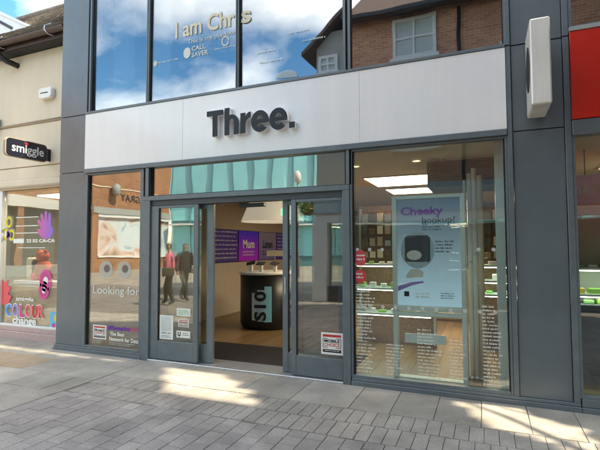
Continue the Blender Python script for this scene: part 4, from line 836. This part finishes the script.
# people reflected in the door
def person(name, loc, rz, top, legs, hair, label, stride=.12):
    t_ = E(name, loc, label, 'person')
    J = {'pel': (0, 0, .95), 'spn': (0, 0, 1.15), 'cst': (0, .01, 1.35), 'nck': (0, 0, 1.47), 'hd0': (0, .01, 1.55), 'hd1': (0, .03, 1.66), 'hd2': (0, .01, 1.72)}
    RR = {'pel': .165, 'spn': .155, 'cst': .18, 'nck': .055, 'hd0': .075, 'hd1': .095, 'hd2': .07}
    ED = [('pel', 'spn'), ('spn', 'cst'), ('cst', 'nck'), ('nck', 'hd0'), ('hd0', 'hd1'), ('hd1', 'hd2')]
    for s_, q in ((-1, 1), (1, -1)):
        n_ = 'l' if s_ < 0 else 'r'
        for nm, p_, r_ in (('hip', (.09 * s_, 0, .88), .115), ('kne', (.095 * s_, .06 + .5 * stride * q, .48), .082), ('ank', (.10 * s_, stride * q, .09), .06), ('toe', (.11 * s_, stride * q + .14, .035), .03),
                           ('sho', (.19 * s_, 0, 1.38), .085), ('elb', (.265 * s_, -.03 - .2 * stride * q, 1.10), .068), ('wri', (.27 * s_, .08 - .3 * stride * q, .87), .045), ('hnd', (.27 * s_, .11 - .3 * stride * q, .79), .034)):
            J[nm + n_] = p_; RR[nm + n_] = r_
        ED += [('pel', 'hip' + n_), ('hip' + n_, 'kne' + n_), ('kne' + n_, 'ank' + n_), ('ank' + n_, 'toe' + n_), ('cst', 'sho' + n_), ('sho' + n_, 'elb' + n_), ('elb' + n_, 'wri' + n_), ('wri' + n_, 'hnd' + n_)]
    K = list(J); me = bpy.data.meshes.new('sk'); me.from_pydata([J[k] for k in K], [(K.index(a), K.index(b)) for a, b in ED], [])
    o = bpy.data.objects.new('sk', me); C.objects.link(o); md = o.modifiers.new('s', 'SKIN'); md.use_smooth_shade = True; ss = o.modifiers.new('u', 'SUBSURF'); ss.levels = 2
    for k, sv in zip(K, me.skin_vertices[0].data): sv.radius = (RR[k] * (1.0 if k not in ('cst', 'pel', 'spn') else 1.15), RR[k] * (1 if k not in ('cst', 'pel', 'spn') else .85)); sv.use_root = k == 'pel'
    m2 = bpy.data.meshes.new_from_object(o.evaluated_get(bpy.context.evaluated_depsgraph_get())); bpy.data.objects.remove(o)
    V = [v.co.copy() for v in m2.vertices]; F = [tuple(p_.vertices) for p_ in m2.polygons]; bpy.data.meshes.remove(m2)
    fm = []
    for f in F:
        c = sum((V[i] for i in f), Vector()) / len(f)
        fm.append(3 if (c.z > 1.68 or (c.z > 1.56 and c.y < .0)) else 0 if (c.z > 1.49 or (abs(c.x) > .2 and c.z < .90)) else 1 if c.z > .93 else 2)
    mt_ = Matrix.Translation(loc) @ Matrix.Rotation(rz, 4, 'Z')
    b_ = mk('body', [mt_ @ v for v in V], F, None, t_, smooth=True, mats=['skin', top, legs, hair], fm=fm)
    f_ = lambda u, v, d: tuple(mt_ @ Vector((u, v, d)))
    V2, F2 = [], []                                    # shoulder bag
    for p_ in bv(.22, .34, -.16, .16, .82, 1.06): V2.append(tuple(mt_ @ Vector(p_)))
    mk('shoulder_bag', V2, BF, 'bark' if top == 'pinkcloth' else 'grey_band', t_, bevel=.03)
    tube('bag_strap', [tuple(mt_ @ Vector(p_)) for p_ in ((.28, -.1, 1.05), (.22, -.12, 1.3), (.14, 0, 1.49), (.2, .13, 1.3), (.28, .1, 1.05))], .015, 'black', t_, 6)
    return t_
person('person', (-8.2, -5.0, .0), R(60), 'pinkcloth', 'darkcloth', 'hair', 'person in a pink top and dark trousers reflected in the left door')
person('person', (-8.4, -5.9, .0), R(-80), 'darkcloth', 'darkcloth', 'hair', 'person in dark clothes walking, reflected in the left door beside the pink top', .22)

# ------------------------------------------------------------------ trees added out of view at right, crowns shaped to cast the shade
def inside(poly, x, y):
    r = False; j = len(poly) - 1
    for i in range(len(poly)):
        (xi, yi), (xj, yj) = poly[i], poly[j]
        if (yi > y) != (yj > y) and x < (xj - xi) * (y - yi) / (yj - yi) + xi: r = not r
        j = i
    return r
GAPS = [[(-4.15, -.15), (-3.55, -.92), (-3.22, -1.17), (-2.05, -1.10), (-2.18, -.85), (-2.55, -.48), (-3.1, -.1), (-3.6, .1)],
        [(-.66, .1), (-.44, -.16), (-.22, -.55), (.0, -.80), (.85, -1.2), (.9, -.42), (.45, -.22), (.2, -.12), (.95, -.30), (1.0, -.22), (.45, .1)]]  # ground outlines where the added crowns are left open for sun patches
def added_shade_tree(cx, cy, cz, rx, ry_, rz_, n, seed, label):
    rnd = random.Random(seed); t_ = E('added_shade_tree', (cx, cy, 0), label, 'tree', 'unseen trees added for shade on the right'); V, F = [], []
    def add(P_, r_):
        v, f = tube_vf(P_, r_, 8); k = len(V); V.extend(v); F.extend(tuple(i + k for i in q) for q in f)
    add([(cx, cy, 0), (cx + .03, cy, 1.2), (cx - .02, cy + .02, 2.4), (cx, cy, 4.0), (cx + .05, cy, cz + rz_ * .5)], [.17, .13, .11, .08, .03])
    for i in range(9):
        a = i * 2.4; z0 = 2.3 + .35 * i; add([(cx, cy, z0), (cx + rx * .4 * cos(a), cy + ry_ * .4 * sin(a), z0 + .5), (cx + rx * .8 * cos(a), cy + ry_ * .8 * sin(a), z0 + 1.2)], [.05, .035, .012])
    mk('trunk', V, F, 'bark', t_, smooth=True); pts = []
    while len(pts) < n:
        x, y, z = (rnd.uniform(-1, 1) for _ in range(3)); d = x * x + y * y + z * z
        if d > 1 + .12 * sin(5 * x + 3 * z) or d < .08 * rnd.random(): continue
        p_ = (cx + rx * x, cy + ry_ * y, cz + rz_ * z)
        if p_[1] > -.04: continue
        k = p_[2] / SUN.z; g = (p_[0] - SUN.x * k, p_[1] - SUN.y * k)
        if any(inside(q, g[0] + rnd.gauss(0, .03), g[1] + rnd.gauss(0, .03)) for q in GAPS): continue
        pts.append(p_)
    leaves('crown', pts, .15, ['leaf', 'leaf'], t_, seed)
added_shade_tree(4.5, -1.0, 8.1, 2.0, 1.7, 6.7, 21000, 1, 'unseen tree added for shade, nearest the red fronted shop')
added_shade_tree(4.6, -3.4, 7.0, 2.0, 1.8, 5.2, 13000, 2, 'tree added for shade in mid street, outside the picture')
added_shade_tree(4.6, -5.7, 6.4, 1.8, 1.2, 4.7, 8500, 3, 'unseen tree added for shade, farthest from the shop fronts')
